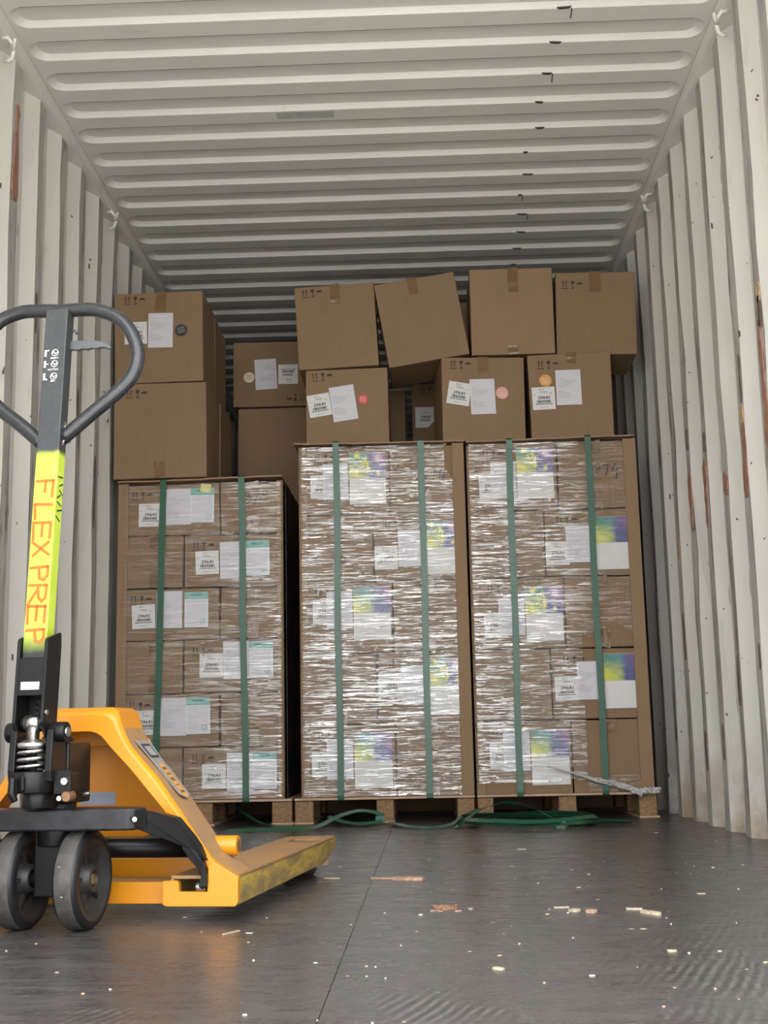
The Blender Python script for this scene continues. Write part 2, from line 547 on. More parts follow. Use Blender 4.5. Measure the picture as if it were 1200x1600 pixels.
def smooth(pts, n=8):
    """Catmull-Rom through the points"""
    P_ = [Vector(p) for p in pts]
    P_ = [P_[0] * 2 - P_[1]] + P_ + [P_[-1] * 2 - P_[-2]]
    out = []
    for i in range(1, len(P_) - 2):
        for k in range(n):
            t_ = k / n
            a, b, c, d = P_[i - 1:i + 3]
            out.append(0.5 * ((2 * b) + (c - a) * t_ + (2 * a - 5 * b + 4 * c - d) * t_ ** 2 + (3 * b - a - 3 * c + d) * t_ ** 3))
    out.append(P_[-2])
    return out


def link(name, me, parent=None, loc=(0, 0, 0), rot=(0, 0, 0)):
    o = bpy.data.objects.new(name, me)
    COL.objects.link(o)
    o.parent = parent
    o.location = loc
    o.rotation_euler = rot
    return o


def tag(o, label=None, cat=None, group=None, kind=None):
    for k, v in (('label', label), ('category', cat), ('group', group), ('kind', kind)):
        if v:
            o[k] = v
    return o


# text outlines -> polygons
_txt = {}


def text_polys(body):
    if body in _txt:
        return _txt[body]
    cu = bpy.data.curves.new('lettering', 'FONT')
    cu.body = body
    cu.size = 1.0
    cu.resolution_u = 2
    ob = bpy.data.objects.new('lettering', cu)
    COL.objects.link(ob)
    dg = bpy.context.evaluated_depsgraph_get()
    ev = ob.evaluated_get(dg)
    me = ev.to_mesh()
    vs = [(v.co.x, v.co.y) for v in me.vertices]
    fs = [tuple(p.vertices) for p in me.polygons]
    ev.to_mesh_clear()
    bpy.data.objects.remove(ob)
    bpy.data.curves.remove(cu)
    x0, x1 = min(v[0] for v in vs), max(v[0] for v in vs)
    y0, y1 = min(v[1] for v in vs), max(v[1] for v in vs)
    vs = [(x - (x0 + x1) / 2, y - (y0 + y1) / 2) for x, y in vs]
    _txt[body] = (vs, fs, x1 - x0, y1 - y0)
    return _txt[body]


class Art(MB):
    """flat print in the XY plane, facing +Z, in hair-thin layers"""

    def z(s, lv):
        return 0.0005 + lv * 0.0004

    def poly(s, pts, m=0, lv=0):
        s.add([(x, y, s.z(lv)) for x, y in pts], [list(range(len(pts)))], m)

    def rect(s, x0, y0, x1, y1, m=0, lv=0):
        s.poly([(x0, y0), (x1, y0), (x1, y1), (x0, y1)], m, lv)

    def sheet(s, w, h, m=0, cut=0.0):
        """a slip of paper with its own thickness"""
        a, b = w / 2, h / 2
        pts = [(-a, -b), (a - cut, -b), (a, -b + cut), (a, b), (-a, b)] if cut else [(-a, -b), (a, -b), (a, b), (-a, b)]
        s.prism(pts, -0.0003, s.z(0), 'z', m)

    def disc(s, cx, cy, r, m=0, lv=0, n=24, r2=None):
        s.poly([(cx + r * cos(2 * pi * k / n), cy + (r2 or r) * sin(2 * pi * k / n)) for k in range(n)], m, lv)

    def ring(s, cx, cy, r, w, m=0, lv=1, n=20):
        for k in range(n):
            a, b = 2 * pi * k / n, 2 * pi * (k + 1) / n
            s.poly([(cx + q * cos(t_), cy + q * sin(t_)) for q, t_ in ((r, a), (r, b), (r - w, b), (r - w, a))], m, lv)

    def text(s, body, cx, cy, h, m=0, lv=1, width=None, bold=0.0):
        vs, fs, w, hh = text_polys(body)
        k = h / hh
        kx = width / w if width else k
        for dx in ((0, bold) if bold else (0,)):
            s.add([(cx + x * kx + dx, cy + y * k, s.z(lv)) for x, y in vs], fs, m)

    def stroke(s, pts, w, m=0, lv=1, taper=True):
        for i in range(len(pts) - 1):
            a, b = Vector(pts[i]), Vector(pts[i + 1])
            d = (b - a).normalized()
            n = Vector((-d.y, d.x)) * w / 2
            a2, b2 = a - d * w * 0.35, b + d * w * 0.35
            s.poly([tuple(a2 - n), tuple(b2 - n), tuple(b2 + n), tuple(a2 + n)], m, lv + 0.02 * i)

    def lines(s, x0, x1, y, h, m, lv=1, seed=0):
        rd = random.Random(seed)
        x = x0
        while x < x1:
            w = rd.uniform(0.004, 0.013)
            s.rect(x, y, min(x + w, x1), y + h, m, lv)
            x += w + 0.002


def stick(parent, name, me, x, z, ccw=0.0, y=-0.0004):
    """put flat art on the front of a carton"""
    return link(name, me, parent, (x, y, z), (pi / 2, -R(ccw), 0))


# ------------------------------------------------------------------ art meshes
def art_label():
    a = Art('paper_white', 'print_black', 'print_grey')
    a.sheet(0.098, 0.100)
    a.rect(-0.018, 0.037, -0.007, 0.043, 2, 1)
    a.rect(-0.002, 0.037, 0.005, 0.042, 2, 1)
    a.text('77923', 0.0, 0.027, 0.008, 1, width=0.030)
    a.rect(-0.043, 0.016, -0.034, 0.020, 2, 1)
    a.rect(0.026, 0.020, 0.036, 0.024, 2, 1)
    a.text('29641', 0.0, 0.003, 0.014, 1, width=0.050, bold=0.0012)
    rd = random.Random(3)
    x = -0.030
    while x < 0.030:
        w = rd.choice((0.0012, 0.0022, 0.0036))
        a.rect(x, -0.020, x + w, -0.008, 1, 1)
        x += w + rd.choice((0.0012, 0.002))
    a.lines(-0.036, 0.036, -0.027, 0.0035, 1, 1, 5)
    a.lines(-0.016, 0.018, -0.040, 0.003, 2, 1, 6)
    return a.mesh('shipping_label', fix=False, weld=False)


def art_label_cut():
    a = Art('paper_white', 'print_black', 'print_grey')
    a.sheet(0.092, 0.105, 0, 0.03)
    a.text('77923', 0.006, 0.024, 0.008, 1, width=0.030)
    a.text('29641', 0.006, 0.002, 0.014, 1, width=0.05, bold=0.0012)
    rd = random.Random(8)
    x = -0.022
    while x < 0.03:
        w = rd.choice((0.0012, 0.0022, 0.0036))
        a.rect(x, -0.020, x + w, -0.008, 1, 1)
        x += w + 0.0016
    return a.mesh('shipping_label', fix=False, weld=False)


def art_doc(seed=1):
    a = Art('paper_sheet', 'print_grey')
    a.sheet(0.108, 0.156)
    rd = random.Random(seed)
    y = 0.036
    for n, L in enumerate((0.022, 0.075, 0.070, 0.060, 0.045, 0.03, 0, 0, 0.02, 0.05, 0.055, 0.045, 0.05)):
        if L:
            a.lines(-0.044, -0.044 + L + rd.uniform(-0.006, 0.006), y, 0.0026, 1, 1, seed * 20 + n)
        y -= 0.0068
    return a.mesh('document_sheet', fix=False, weld=False)


def art_teal(seed=1):
    a = Art('paper_mint', 'paper_teal', 'paper_teal_dark', 'paper_sheet')
    a.sheet(0.100, 0.149)
    a.rect(-0.05, 0.046, 0.05, 0.0745, 1, 1)
    a.disc(0.0, 0.062, 0.028, 2, 2, 20, 0.006)
    a.rect(-0.05, 0.045, 0.05, 0.0475, 2, 2)
    a.rect(-0.045, -0.068, 0.043, 0.040, 3, 1)
    a.ring(0.026, -0.050, 0.012, 0.0016, 2, 2)
    a.stroke([(0.020, -0.050), (0.025, -0.055), (0.036, -0.043)], 0.002, 2, 3)
    return a.mesh('teal_flyer', fix=False, weld=False)


def star(a, cx, cy, r, n, m, lv):
    pts = []
    for k in range(2 * n):
        q = r if k % 2 == 0 else r * 0.35
        pts.append((cx + q * cos(pi * k / n), cy + q * sin(pi * k / n)))
    for k in range(2 * n):
        a.poly([(cx, cy), pts[k], pts[(k + 1) % (2 * n)]], m, lv)


def art_flyer():
    a = Art('paper_white')
    a.sheet(0.155, 0.224)
    return a.mesh('flyer', fix=False, weld=False)


def art_flyer_print(kind):
    a = Art('flyer_picture')
    a.rect(-0.0775, -0.055, 0.0775, 0.055, 0, 1)
    p = a.mesh('flyer_print', fix=False, weld=False)
    b = Art('flyer_yellow', 'flyer_pink')
    star(b, -0.045, 0.042, 0.020, 8, 0, 2)
    star(b, -0.050, -0.030, 0.018, 10, 0, 2)
    star(b, 0.045, -0.034, 0.014, 8, 0, 2)
    star(b, 0.046, 0.030, 0.030, 14, 1, 2)
    w = 0.0045
    for pts in ([(-0.030, 0.022), (-0.020, 0.000), (-0.026, -0.012)], [(-0.034, 0.018), (-0.010, 0.030), (-0.012, 0.010), (0.004, 0.006)],
                [(-0.028, 0.002), (0.006, 0.014), (-0.004, -0.010), (0.012, -0.012)], [(-0.022, -0.014), (0.004, -0.026), (0.010, -0.020)],
                [(-0.008, 0.040), (-0.002, 0.018), (0.004, -0.006), (0.000, -0.032)]):
        b.stroke(pts, w, 0, 3)
    return p, b.mesh('flyer_lettering', fix=False, weld=False)


def art_icons(m='print_dark'):
    a = Art(m)
    for x in (-0.032, -0.018):
        a.rect(x - 0.0016, -0.010, x + 0.0016, 0.012, 0, 0)
        a.poly([(x - 0.005, 0.010), (x + 0.005, 0.010), (x, 0.019)], 0, 0)
    a.rect(-0.040, -0.019, -0.010, -0.016, 0, 0)
    a.poly([(0.002, 0.016), (0.006, 0.002), (0.014, 0.002), (0.018, 0.016)], 0, 0)
    a.rect(0.0085, -0.015, 0.0115, 0.003, 0, 0)
    a.rect(0.003, -0.019, 0.017, -0.015, 0, 0)
    pts = [(0.028 + 0.012 + 0.012 * cos(k * pi / 10), 0.003 + 0.006 * sin(k * pi / 10)) for k in range(11)]
    a.poly(pts, 0, 0)
    a.rect(0.026, 0.000, 0.054, 0.003, 0, 0)
    return a.mesh('handling_marks', fix=False, weld=False)


def art_note():
    a = Art('note_yellow')
    a.sheet(0.044, 0.036)
    return a.mesh('yellow_note', fix=False, weld=False)


def art_round(m, m2, r=0.026, hexed=False):
    a = Art(m, m2)
    n = 8 if hexed else 28
    a.prism([(r * cos(2 * pi * k / n + 0.2), r * sin(2 * pi * k / n + 0.2)) for k in range(n)], -0.0003, a.z(0), 'z', 0)
    if m2:
        for k in (-1, 0, 1):
            a.lines(-r * 0.6, r * 0.6, k * r * 0.36 - 0.002, 0.004, 1, 1, k + 5)
    return a.mesh('round_sticker', fix=False, weld=False)


def art_strokes(strokes, w, m='marker_ink', name='handwritten_number'):
    a = Art(m)
    for s_ in strokes:
        a.stroke(s_, w, 0, 0)
    return a.mesh(name, fix=False, weld=False)


ME_LABEL, ME_LABEL_CUT = art_label(), art_label_cut()
ME_DOC = [art_doc(k) for k in (1, 2, 3)]
ME_TEAL, ME_FLYER, ME_ICON, ME_NOTE = art_teal(), art_flyer(), art_icons(), art_note()
ME_PRINT, ME_LETTERS = art_flyer_print(0)
N2 = [(-0.050, 0.018), (-0.044, 0.026), (-0.034, 0.026), (-0.030, 0.018), (-0.036, 0.004), (-0.050, -0.010), (-0.044, -0.014), (-0.028, -0.006)]
N7 = [(-0.016, 0.020), (0.004, 0.026), (0.002, 0.012), (-0.004, -0.024)]
N4 = [[(0.034, 0.030), (0.020, -0.004), (0.050, -0.002)], [(0.044, 0.014), (0.038, -0.036)]]
ME_274 = art_strokes([N2, N7] + N4, 0.0045)
N3 = [(-0.050, 0.020), (-0.034, 0.030), (-0.030, 0.020), (-0.042, 0.006), (-0.028, -0.002), (-0.030, -0.016), (-0.048, -0.024)]
N2b = [(-0.018, 0.012), (-0.006, 0.022), (0.002, 0.012), (-0.008, -0.010), (-0.018, -0.020), (0.006, -0.016), (0.016, -0.008)]
N0 = [(0.030, 0.020), (0.022, 0.010), (0.028, 0.000), (0.044, 0.006), (0.048, 0.016), (0.036, 0.020), (0.030, 0.020)]
ME_320 = art_strokes([N3, N2b, N0], 0.0042)


# ------------------------------------------------------------------ container shell
XW = 1.176          # inner crest of the side wall corrugation
Y0, Y1 = 1.30, 13.33
HC = 2.684          # underside of the roof sheet
ZR = 2.618          # underside of the top side rail

# side walls: trapezoidal corrugation, crest near edges at y = 3.938 + k * 0.2783
PW = 0.2783


def make_wall(side, name, y_ref):
    mb = MB('wall_paint', 'wall_scuffed_paint')
    sg = -1 if side == 'left' else 1
    prof = [(Y0, 0.036, 0)]
    k0 = math.ceil((Y0 + 0.08 - y_ref) / PW)
    k = k0
    while y_ref + k * PW + 0.14 < Y1:
        y = y_ref + k * PW
        prof += [(y - 0.068, 0.036, 0), (y, 0.0, 1), (y + 0.072, 0.0, 0), (y + 0.140, 0.036, 0)]
        k += 1
    prof.append((Y1, 0.036, 0))
    zs = [0.0, 0.25, 0.5, 0.75, 1.0, 1.25, 1.5, 1.75, 2.0, 2.25, 2.45, 2.65]
    rd = random.Random(11 if sg > 0 else 5)
    grid = []
    for (y, d, m) in prof:
        col = []
        for zi, zv in enumerate(zs):
            jitter = 0 if zi in (0, len(zs) - 1) else rd.gauss(0, 0.0022)
            dent = 0.0
            if d == 0 and 0 < zi < len(zs) - 1:
                dent = abs(rd.gauss(0, 0.0035))
            col.append((sg * (XW + d + dent * (1 if d == 0 else 0)), y + jitter, zv))
        grid.append(col)
    for i in range(len(grid) - 1):
        for j in range(len(zs) - 1):
            mb.add([grid[i][j], grid[i + 1][j], grid[i + 1][j + 1], grid[i][j + 1]], [(0, 1, 2, 3)], prof[i][2])
    o = mb.build(name, fix=False)
    tag(o, kind='structure')
    return o


wall_l = make_wall('left', 'wall_left', 3.938)
wall_r = make_wall('right', 'wall_right', 3.945)
mb = MB('wall_paint')
mb.box(-1.22, 1.22, Y1, Y1 + 0.05, 0, 2.75)
tag(mb.build('wall_back'), kind='structure')


# rust patches that stand where paint has flaked off the crests (thin scale, part of the wall)
def rust(wall, sg, y, z0, z1, w=0.07, m='wall_rust', seed=0, name='rust_patch'):
    rd = random.Random(seed)
    n = max(6, int((z1 - z0) / 0.022))
    L, Rr = [], []
    a_, b_ = rd.uniform(0.0, 0.2), rd.uniform(0.0, 0.12)
    for i in range(n + 1):
        f = i / n
        zv = z0 + (z1 - z0) * f
        a_ = min(0.42, max(0.0, a_ + rd.gauss(0, 0.09)))
        b_ = min(0.42, max(0.0, b_ + rd.gauss(0, 0.09)))
        e = 1.0 if 0 < i < n else 0.45
        L.append((y + w * (0.5 - (0.5 - a_) * e), zv))
        Rr.append((y + w * (0.5 + (0.5 - b_) * e), zv + rd.uniform(-0.004, 0.004)))
    mbx = MB(m)
    for i in range(n):
        q = [L[i], Rr[i], Rr[i + 1], L[i + 1]]
        mbx.prism(q, sg * (XW - 0.0014), sg * (XW + 0.0035), 'x')
    mbx.build(name, wall)


for k, (zz0, zz1) in {0: (2.13, 2.47)}.items():
    rust(wall_l, -1, 3.938 + k * PW, zz0, zz1, 0.066, seed=1)
yr = 3.945
for k, zz0, zz1, wq in ((-1, 0.95, 1.55, 0.066), (0, 1.06, 1.30, 0.06), (1, 1.12, 1.20, 0.05), (2, 1.06, 1.30, 0.07), (3, 1.09, 1.31, 0.055), (4, 1.02, 1.10, 0.05)):
    rust(wall_r, 1, yr + k * PW, zz0, zz1, wq, seed=20 + k)
for k, zz0, zz1 in ((0, 1.30, 1.36), (-1, 1.60, 1.66)):
    rust(wall_r, 1, yr + k * PW, zz0, zz1, 0.05, 'rust_halo', 40 + k)

# rubbed black scuffs and small nicks on the crests
for k, zz0, zz1 in ((-1, 1.52, 1.62), (0, 1.36, 1.52), (2, 1.33, 1.40), (3, 1.40, 1.48), (5, 1.45, 1.55), (1, 0.42, 0.58), (2, 0.24, 0.36), (3, 0.2, 0.34), (0, 0.52, 0.6), (4, 0.62, 0.8), (5, 0.3, 0.5), (6, 0.7, 0.95)):
    rust(wall_r, 1, yr + k * PW + 0.01, zz0, zz1, 0.026, 'seal_line', 60 + k, 'scuff_mark')
for k, zz0, zz1 in ((1, 1.75, 1.90), (2, 1.60, 1.95), (3, 1.55, 1.70), (4, 1.2, 1.5), (6, 1.1, 1.3)):
    rust(wall_l, -1, 3.938 + k * PW + 0.005, zz0, zz1, 0.022, 'seal_line', 80 + k, 'scuff_mark')

# chips and gouges in the paint, too many and small to count
for wall, sg, yref, sd in ((wall_l, -1, 3.938, 3), (wall_r, 1, 3.945, 9)):
    rd = random.Random(sd)
    mbx = MB('seal_line')
    for q in range(150):
        k = rd.randint(-2, 7)
        zq = rd.uniform(0.05, 2.4)
        if rd.random() < 0.45:      # on the slanted face turned to the door
            f = rd.uniform(0.1, 0.95)
            y0_, d0_ = yref + k * PW - 0.068 * (1 - f), 0.036 * (1 - f)
            n_ = Vector((-sg * 0.88, -0.47, 0)) * 0.0012
            w_, h_ = rd.uniform(0.003, 0.012), rd.uniform(0.002, 0.010) * (3 if rd.random() < 0.15 else 1)
            dy, dx = w_ * 0.88, -w_ * 0.47
            P0 = Vector((sg * (XW + d0_), y0_, zq)) + n_
            P1 = P0 + Vector((sg * dx, dy, rd.uniform(-0.006, 0.006)))
            mbx.add([P0, P1, P1 + Vector((0, 0, h_)), P0 + Vector((0, 0, h_ * rd.uniform(0.3, 1)))], [(0, 1, 2, 3)])
        else:                        # along the edges of the crest
            y0_ = yref + k * PW + rd.choice((0.0, 0.058)) + rd.uniform(0, 0.008)
            h_ = rd.uniform(0.01, 0.09)
            w_ = rd.uniform(0.002, 0.008)
            x_ = sg * (XW - 0.0016)
            mbx.add([(x_, y0_, zq), (x_, y0_ + w_ * 0.6, zq - 0.004), (x_, y0_ + w_, zq + h_ * 0.5), (x_, y0_ + w_ * 0.4, zq + h_)], [(0, 1, 2, 3)])
    tag(mbx.build('paint_chips', wall, fix=False, weld=False), kind='stuff')

# top side rails
for sg, nm in ((-1, 'trim_1'), (1, 'trim_2')):
    mb = MB('ceiling_paint', 'seal_line')
    a, b = sg * 1.160, sg * 1.235
    mb.box(min(a, b), max(a, b), Y0, Y1, ZR, HC + 0.02)
    c0, c1 = sg * 1.157, sg * 1.162
    mb.box(min(c0, c1), max(c0, c1), Y0, Y1, HC - 0.0045, HC - 0.0005, 1)
    c0, c1 = sg * 1.1565, sg * 1.161
    mb.box(min(c0, c1), max(c0, c1), Y0, Y1, ZR + 0.006, ZR + 0.030, 0)
    rail = tag(mb.build(nm, bev=0.002), kind='structure')
    # bent lashing hooks welded under the rail
    for yh in (2.42, 3.82, 5.22, 6.62):
        h = MB('white_paint')
        hz = ZR + 0.012
        p = [(sg * 1.178, yh - 0.022, hz - 0.014), (sg * 1.160, yh - 0.020, hz - 0.012), (sg * 1.148, yh - 0.008, hz - 0.026), (sg * 1.147, yh + 0.004, hz - 0.048), (sg * 1.152, yh + 0.010, hz - 0.066), (sg * 1.164, yh + 0.016, hz - 0.074), (sg * 1.180, yh + 0.018, hz - 0.072)]
        h.tube(p, [0.007, 0.0075, 0.0075, 0.0075, 0.0075, 0.0075, 0.007], 8)
        h.tube([(sg * 1.148, yh + 0.002, hz - 0.046), (sg * 1.138, yh - 0.016, hz - 0.036), (sg * 1.132, yh - 0.030, hz - 0.022)], [0.0065, 0.006, 0.005], 8)
        h.build('lashing_hook', rail)

# roof: pressed grooves with rounded ends
PR, GW, GD, GS = 0.209, 0.122, 0.020, 0.012
mb = MB('ceiling_paint', 'groove_edge_shade')
XE = 1.160


def rrect(x0, x1, y0, y1, r, n=6):
    pts = []
    for (cx, cy, a0) in ((x1 - r, y1 - r, 0), (x0 + r, y1 - r, pi / 2), (x0 + r, y0 + r, pi), (x1 - r, y0 + r, 1.5 * pi)):
        for k in range(n + 1):
            a = a0 + (pi / 2) * k / n
            pts.append((cx + r * cos(a), cy + r * sin(a)))
    return pts


k = math.floor((Y0 - 3.858) / PR)
while True:
    yb = 3.858 + k * PR
    ya = yb - GW
    k += 1
    if ya - 0.05 < Y0:
        continue
    if yb + 0.05 > Y1:
        break
    c0, c1 = ya - (PR - GW) / 2, yb + (PR - GW) / 2
    L1 = rrect(-1.150, 1.150, ya, yb, 0.052)
    L2 = rrect(-1.150 + GS + 0.012, 1.150 - GS - 0.012, ya + GS, yb - GS, 0.040)
    n = len(L1)
    corners = [(XE, c1), (-XE, c1), (-XE, c0), (XE, c0)]
    m_ = n // 4
    vs = [(x, y, HC) for x, y in corners] + [(x, y, HC) for x, y in L1] + [(x, y, HC + GD) for x, y in L2]
    fs, fsm = [], []
    for i in range(n):
        j = (i + 1) % n
        q = i // m_
        if i % m_ == m_ - 1:
            q2 = (q + 1) % 4
            fs.append((q, q2, 4 + j, 4 + i))
        else:
            fs.append((q, 4 + j, 4 + i))
        fsm.append((4 + i, 4 + j, 4 + n + j, 4 + n + i))
    mb.add(vs, fs, 0)
    mb.add(vs, fsm, 0)
    mb.add([(x, y, HC + GD) for x, y in L2], [list(range(n))], 0)
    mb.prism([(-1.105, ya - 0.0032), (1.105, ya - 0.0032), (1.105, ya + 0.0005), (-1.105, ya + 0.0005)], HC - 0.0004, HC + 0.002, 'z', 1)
roof = tag(mb.build('ceiling'), kind='structure')
# scrapes in a line along the roof, and a paint patch
rd = random.Random(2)
mbx = MB('ceiling_scrape')
for i in range(14):
    yb = 3.858 + i * PR
    x = 0.62 + rd.uniform(-0.015, 0.02)
    w = rd.uniform(0.02, 0.05)
    ang = rd.uniform(-0.006, 0.006)
    mbx.prism([(x, yb - 0.006), (x + w, yb - 0.004 + ang), (x + w * 0.8, yb + 0.006 + ang), (x + 0.2 * w, yb + 0.004)], HC - 0.0012, HC + 0.003, 'z')
    if rd.random() < 0.25:
        mbx.prism([(x + w, yb), (x + w + 0.004, yb), (x + w + 0.006, yb + 0.06), (x + w + 0.002, yb + 0.06)], HC - 0.0012, HC + 0.002, 'z')
tag(mbx.build('scrape_marks', roof), kind='stuff')
mbx = MB('ceiling_patch')
mbx.prism([(-0.36, 4.490), (-0.14, 4.492), (-0.142, 4.545), (-0.358, 4.543)], HC - 0.001, HC + 0.004, 'z')
mbx.build('paint_patch', roof)

# floor: dark plywood boards on a steel deck
mb = MB('jack_black')
mb.box(-1.21, 1.21, Y0, Y1, -0.12, -0.03)
floor = tag(mb.build('floor'), kind='structure')
for (x0, x1, ys) in ((-1.212, 0.0091, (Y0, 5.33, 7.8, 10.2, Y1)), (0.0101, 1.212, (Y0, 3.655, 6.055, 8.455, 10.9, Y1))):
    for a, b in zip(ys[:-1], ys[1:]):
        mb = MB('floor_ply')
        mb.box(x0, x1, a + 0.0005, b - 0.0005, -0.03, 0.0)
        mb.build('floor_board', floor, bev=0.0005, seg=1)

# door end frame and yard outside
mb = MB('wall_paint')
mb.box(-1.30, -1.17, Y0 - 0.14, Y0, -0.15, 2.80)
mb.box(1.17, 1.30, Y0 - 0.14, Y0, -0.15, 2.80)
mb.box(-1.17, 1.17, Y0 - 0.14, Y0, 2.60, 2.80)
tag(mb.build('trim_3', bev=0.004), kind='structure')
mb = MB('jack_black')
mb.box(-1.17, 1.17, Y0 - 0.14, Y0, -0.15, -0.002)
tag(mb.build('trim_4'), kind='structure')
mb = MB('yard_concrete')
mb.box(-40, 40, -60, 25, -1.45, -1.25)
tag(mb.build('floor_yard'), kind='structure')


# ------------------------------------------------------------------ cartons
def carton_mesh(w, h, d, seed, mat='cardboard', bev=0.0035):
    rd = random.Random(seed)
    j = lambda s=0.0022: max(-0.002, min(0.002, rd.gauss(0, s)))
    mbx = MB(mat, 'cardboard_edge')
    a = w / 2
    vs = []
    for zv in (0, h):
        for yv in (0, d):
            for xv in (-a, a):
                vs.append((xv + j(), yv + abs(j()) if yv == 0 else yv + j(), zv + (0 if zv == 0 else j())))
    mbx.add(vs, [(0, 2, 3, 1), (4, 5, 7, 6), (0, 1, 5, 4), (2, 6, 7, 3), (0, 4, 6, 2), (1, 3, 7, 5)])
    return mbx.mesh('carton', bev=bev, seg=2)


def tape(parent, x, h, w=0.042, drop=0.07, wrinkle=0.0, bottom=False, depth=0.2, seed=0):
    rd = random.Random(seed)
    mbx = MB('packing_tape')
    z0, z1 = (h - drop, h + 0.0012) if not bottom else (0.0, drop)
    n = 5
    pts = [(x + rd.uniform(-0.002, 0.002), -0.0022 - (abs(rd.gauss(0, 0.0009))), z0 + (z1 - z0) * i / n) for i in range(n + 1)]
    mbx.ribbon(pts, w, 0.0008, (0, -1, 0))
    if not bottom:
        mbx.box(x - w / 2, x + w / 2, -0.0022, depth, h + 0.0004, h + 0.0016)
    mbx.build('tape_strip', parent)


def carton(label, x, y, z, w, h, d, yawdeg=0.0, ccw=0.0, group=None, seed=0, mat='cardboard', name='carton'):
    o = link(name, carton_mesh(w, h, d, seed, mat), None, (x, y, z), (0, -R(ccw), R(yawdeg)))
    tag(o, label, 'box', group)
    return o


def put(o, what, wx, wz, ccw=0.0, me=None, name=None, y=-0.0030, lettered=True):
    """art on the carton's front at world x, z"""
    inv = o.matrix_basis.inverted()
    p = inv @ Vector((wx, o.location.y, wz))
    table = {'label': ('shipping_label', ME_LABEL), 'doc': ('document_sheet', random.choice(ME_DOC)), 'teal': ('teal_flyer', ME_TEAL),
             'flyer': ('flyer', ME_FLYER), 'icon': ('handling_marks', ME_ICON), 'note': ('yellow_note', ME_NOTE)}
    nm, mesh = table[what] if what in table else (name, me)
    q = stick(o, nm, mesh, p.x, p.z, ccw, y)
    if what == 'flyer':
        link('flyer_print', ME_PRINT, q, (0, 0.056, 0.0005))
        if lettered:
            link('flyer_lettering', ME_LETTERS, q, (0, 0.056, 0.0012))
    return q


YP = 5.33                          # front plane of the cargo
pal_group = 'strapped cartons on the pallets'


def pallet(nm_label, x0, x1, blocks, ztop, depth=0.75, front=YP):
    t_ = bpy.data.objects.new('pallet', None)
    COL.objects.link(t_)
    cx = (x0 + x1) / 2
    t_.location = (cx, front, 0)
    tag(t_, nm_label, 'pallet')
    mbx = MB('deck_wood')
    mbx.box(x0 - cx, x1 - cx, -0.012, depth, 0.094, 0.103)
    mbx.build('deck_board', t_, bev=0.001, seg=1)
    rd = random.Random(int(x0 * 100))
    for (a, b) in blocks:
        for ry in (0.0, depth / 2 - 0.05, depth - 0.1):
            mbx = MB('chip_block')
            mbx.box(a - cx, b - cx, ry, ry + 0.10, 0.008, 0.094)
            mbx.build('block', t_, bev=0.003, seg=1, rot=(0, 0, 0))
        mbx = MB('deck_wood')
        e = rd.uniform(0.0, 0.02)
        mbx.box(a - cx - 0.002, b - cx + e * 0.5, -0.004, depth, 0.0, 0.008)
        mbx.build('bottom_slat', t_, bev=0.001, seg=1)
    return t_


pallet('chipboard block pallet under the left strapped load', -1.140, -0.405, [(-1.135, -1.06), (-0.809, -0.732), (-0.488, -0.407)], 1.43)
pallet('chipboard block pallet under the middle strapped load', -0.394, 0.340, [(-0.394, -0.319), (-0.061, 0.010), (0.268, 0.338)], 1.57)
pallet('chipboard block pallet under the right strapped load', 0.350, 1.078, [(0.351, 0.415), (0.680, 0.751), (1.004, 1.076)], 1.57)

# --- left load: six layers
Z1 = [0.103, 0.320, 0.540, 0.762, 0.984, 1.208, 1.432]
XL, XR = -1.120, -0.452
ords = ['bottom', 'fifth', 'fourth', 'third', 'second', 'top']      # counted from the top
P1_art = {
    5: [('label', -1.004, 1.296, 0), ('doc', -0.883, 1.330, 0.5), ('teal', -0.780, 1.334, -0.5), ('note', -0.766, 1.408, -6)],
    4: [('label', -0.759, 1.086, 1.5), ('doc', -0.650, 1.095, 1), ('teal', -0.544, 1.101, 1)],
    3: [('label', -1.027, 0.863, 2), ('doc', -0.918, 0.890, 0), ('teal', -0.804, 0.888, 0)],
    2: [('label', -0.740, 0.652, 0), ('doc', -0.636, 0.673, 0.5), ('teal', -0.531, 0.674, 0.5)],
    1: [('label', -1.012, 0.422, 0), ('doc', -0.898, 0.444, 0), ('teal', -0.794, 0.446, 0.5)],
    0: [('label', -0.728, 0.199, 0), ('doc', -0.621, 0.215, 0), ('teal', -0.518, 0.219, 0)]}
for i in range(6):
    z0, h = Z1[i], Z1[i + 1] - Z1[i] - 0.005
    wide_left = i % 2 == 1
    seam = -0.705 if wide_left else -0.860
    for side in ('left', 'right'):
        a, b = (XL, seam - 0.003) if side == 'left' else (seam + 0.003, XR)
        wide = (side == 'left') == wide_left
        lay = ords[i]
        if wide:
            lb = f'wide brown carton with white 29641 label and teal-headed sheet, {lay} layer of left strapped load'
            if i == 5:
                lb = 'wide brown carton with yellow sticky note on its teal-headed sheet, left load top layer'
        else:
            lb = f'narrow plain brown carton at {side} of the {lay} layer of left strapped load'
            if i == 5:
                lb = 'narrow brown carton with handwritten 320, top right of the left strapped load'
        o = carton(lb, (a + b) / 2, YP + 0.008, z0, b - a, h, 0.40, 0, 0, pal_group, 100 + i * 2 + (side == 'left'))
        if wide:
            for (w_, x_, zq, cc) in P1_art[i]:
                put(o, w_, x_, zq, cc, y=-0.0030 - (0.0012 if w_ == 'note' else 0.0006 if w_ == 'doc' else 0))
            put(o, 'icon', a + 0.075, z0 + h - 0.045)
        else:
            tape(o, (b - a) * 0.05, h, 0.05, 0.05, depth=0.3, seed=i)
            tape(o, (b - a) * 0.05, h, 0.05, 0.075, bottom=True, seed=i + 30)
            if i == 5:
                put(o, 'num', -0.544, 1.366, 8, ME_320, 'handwritten_number')

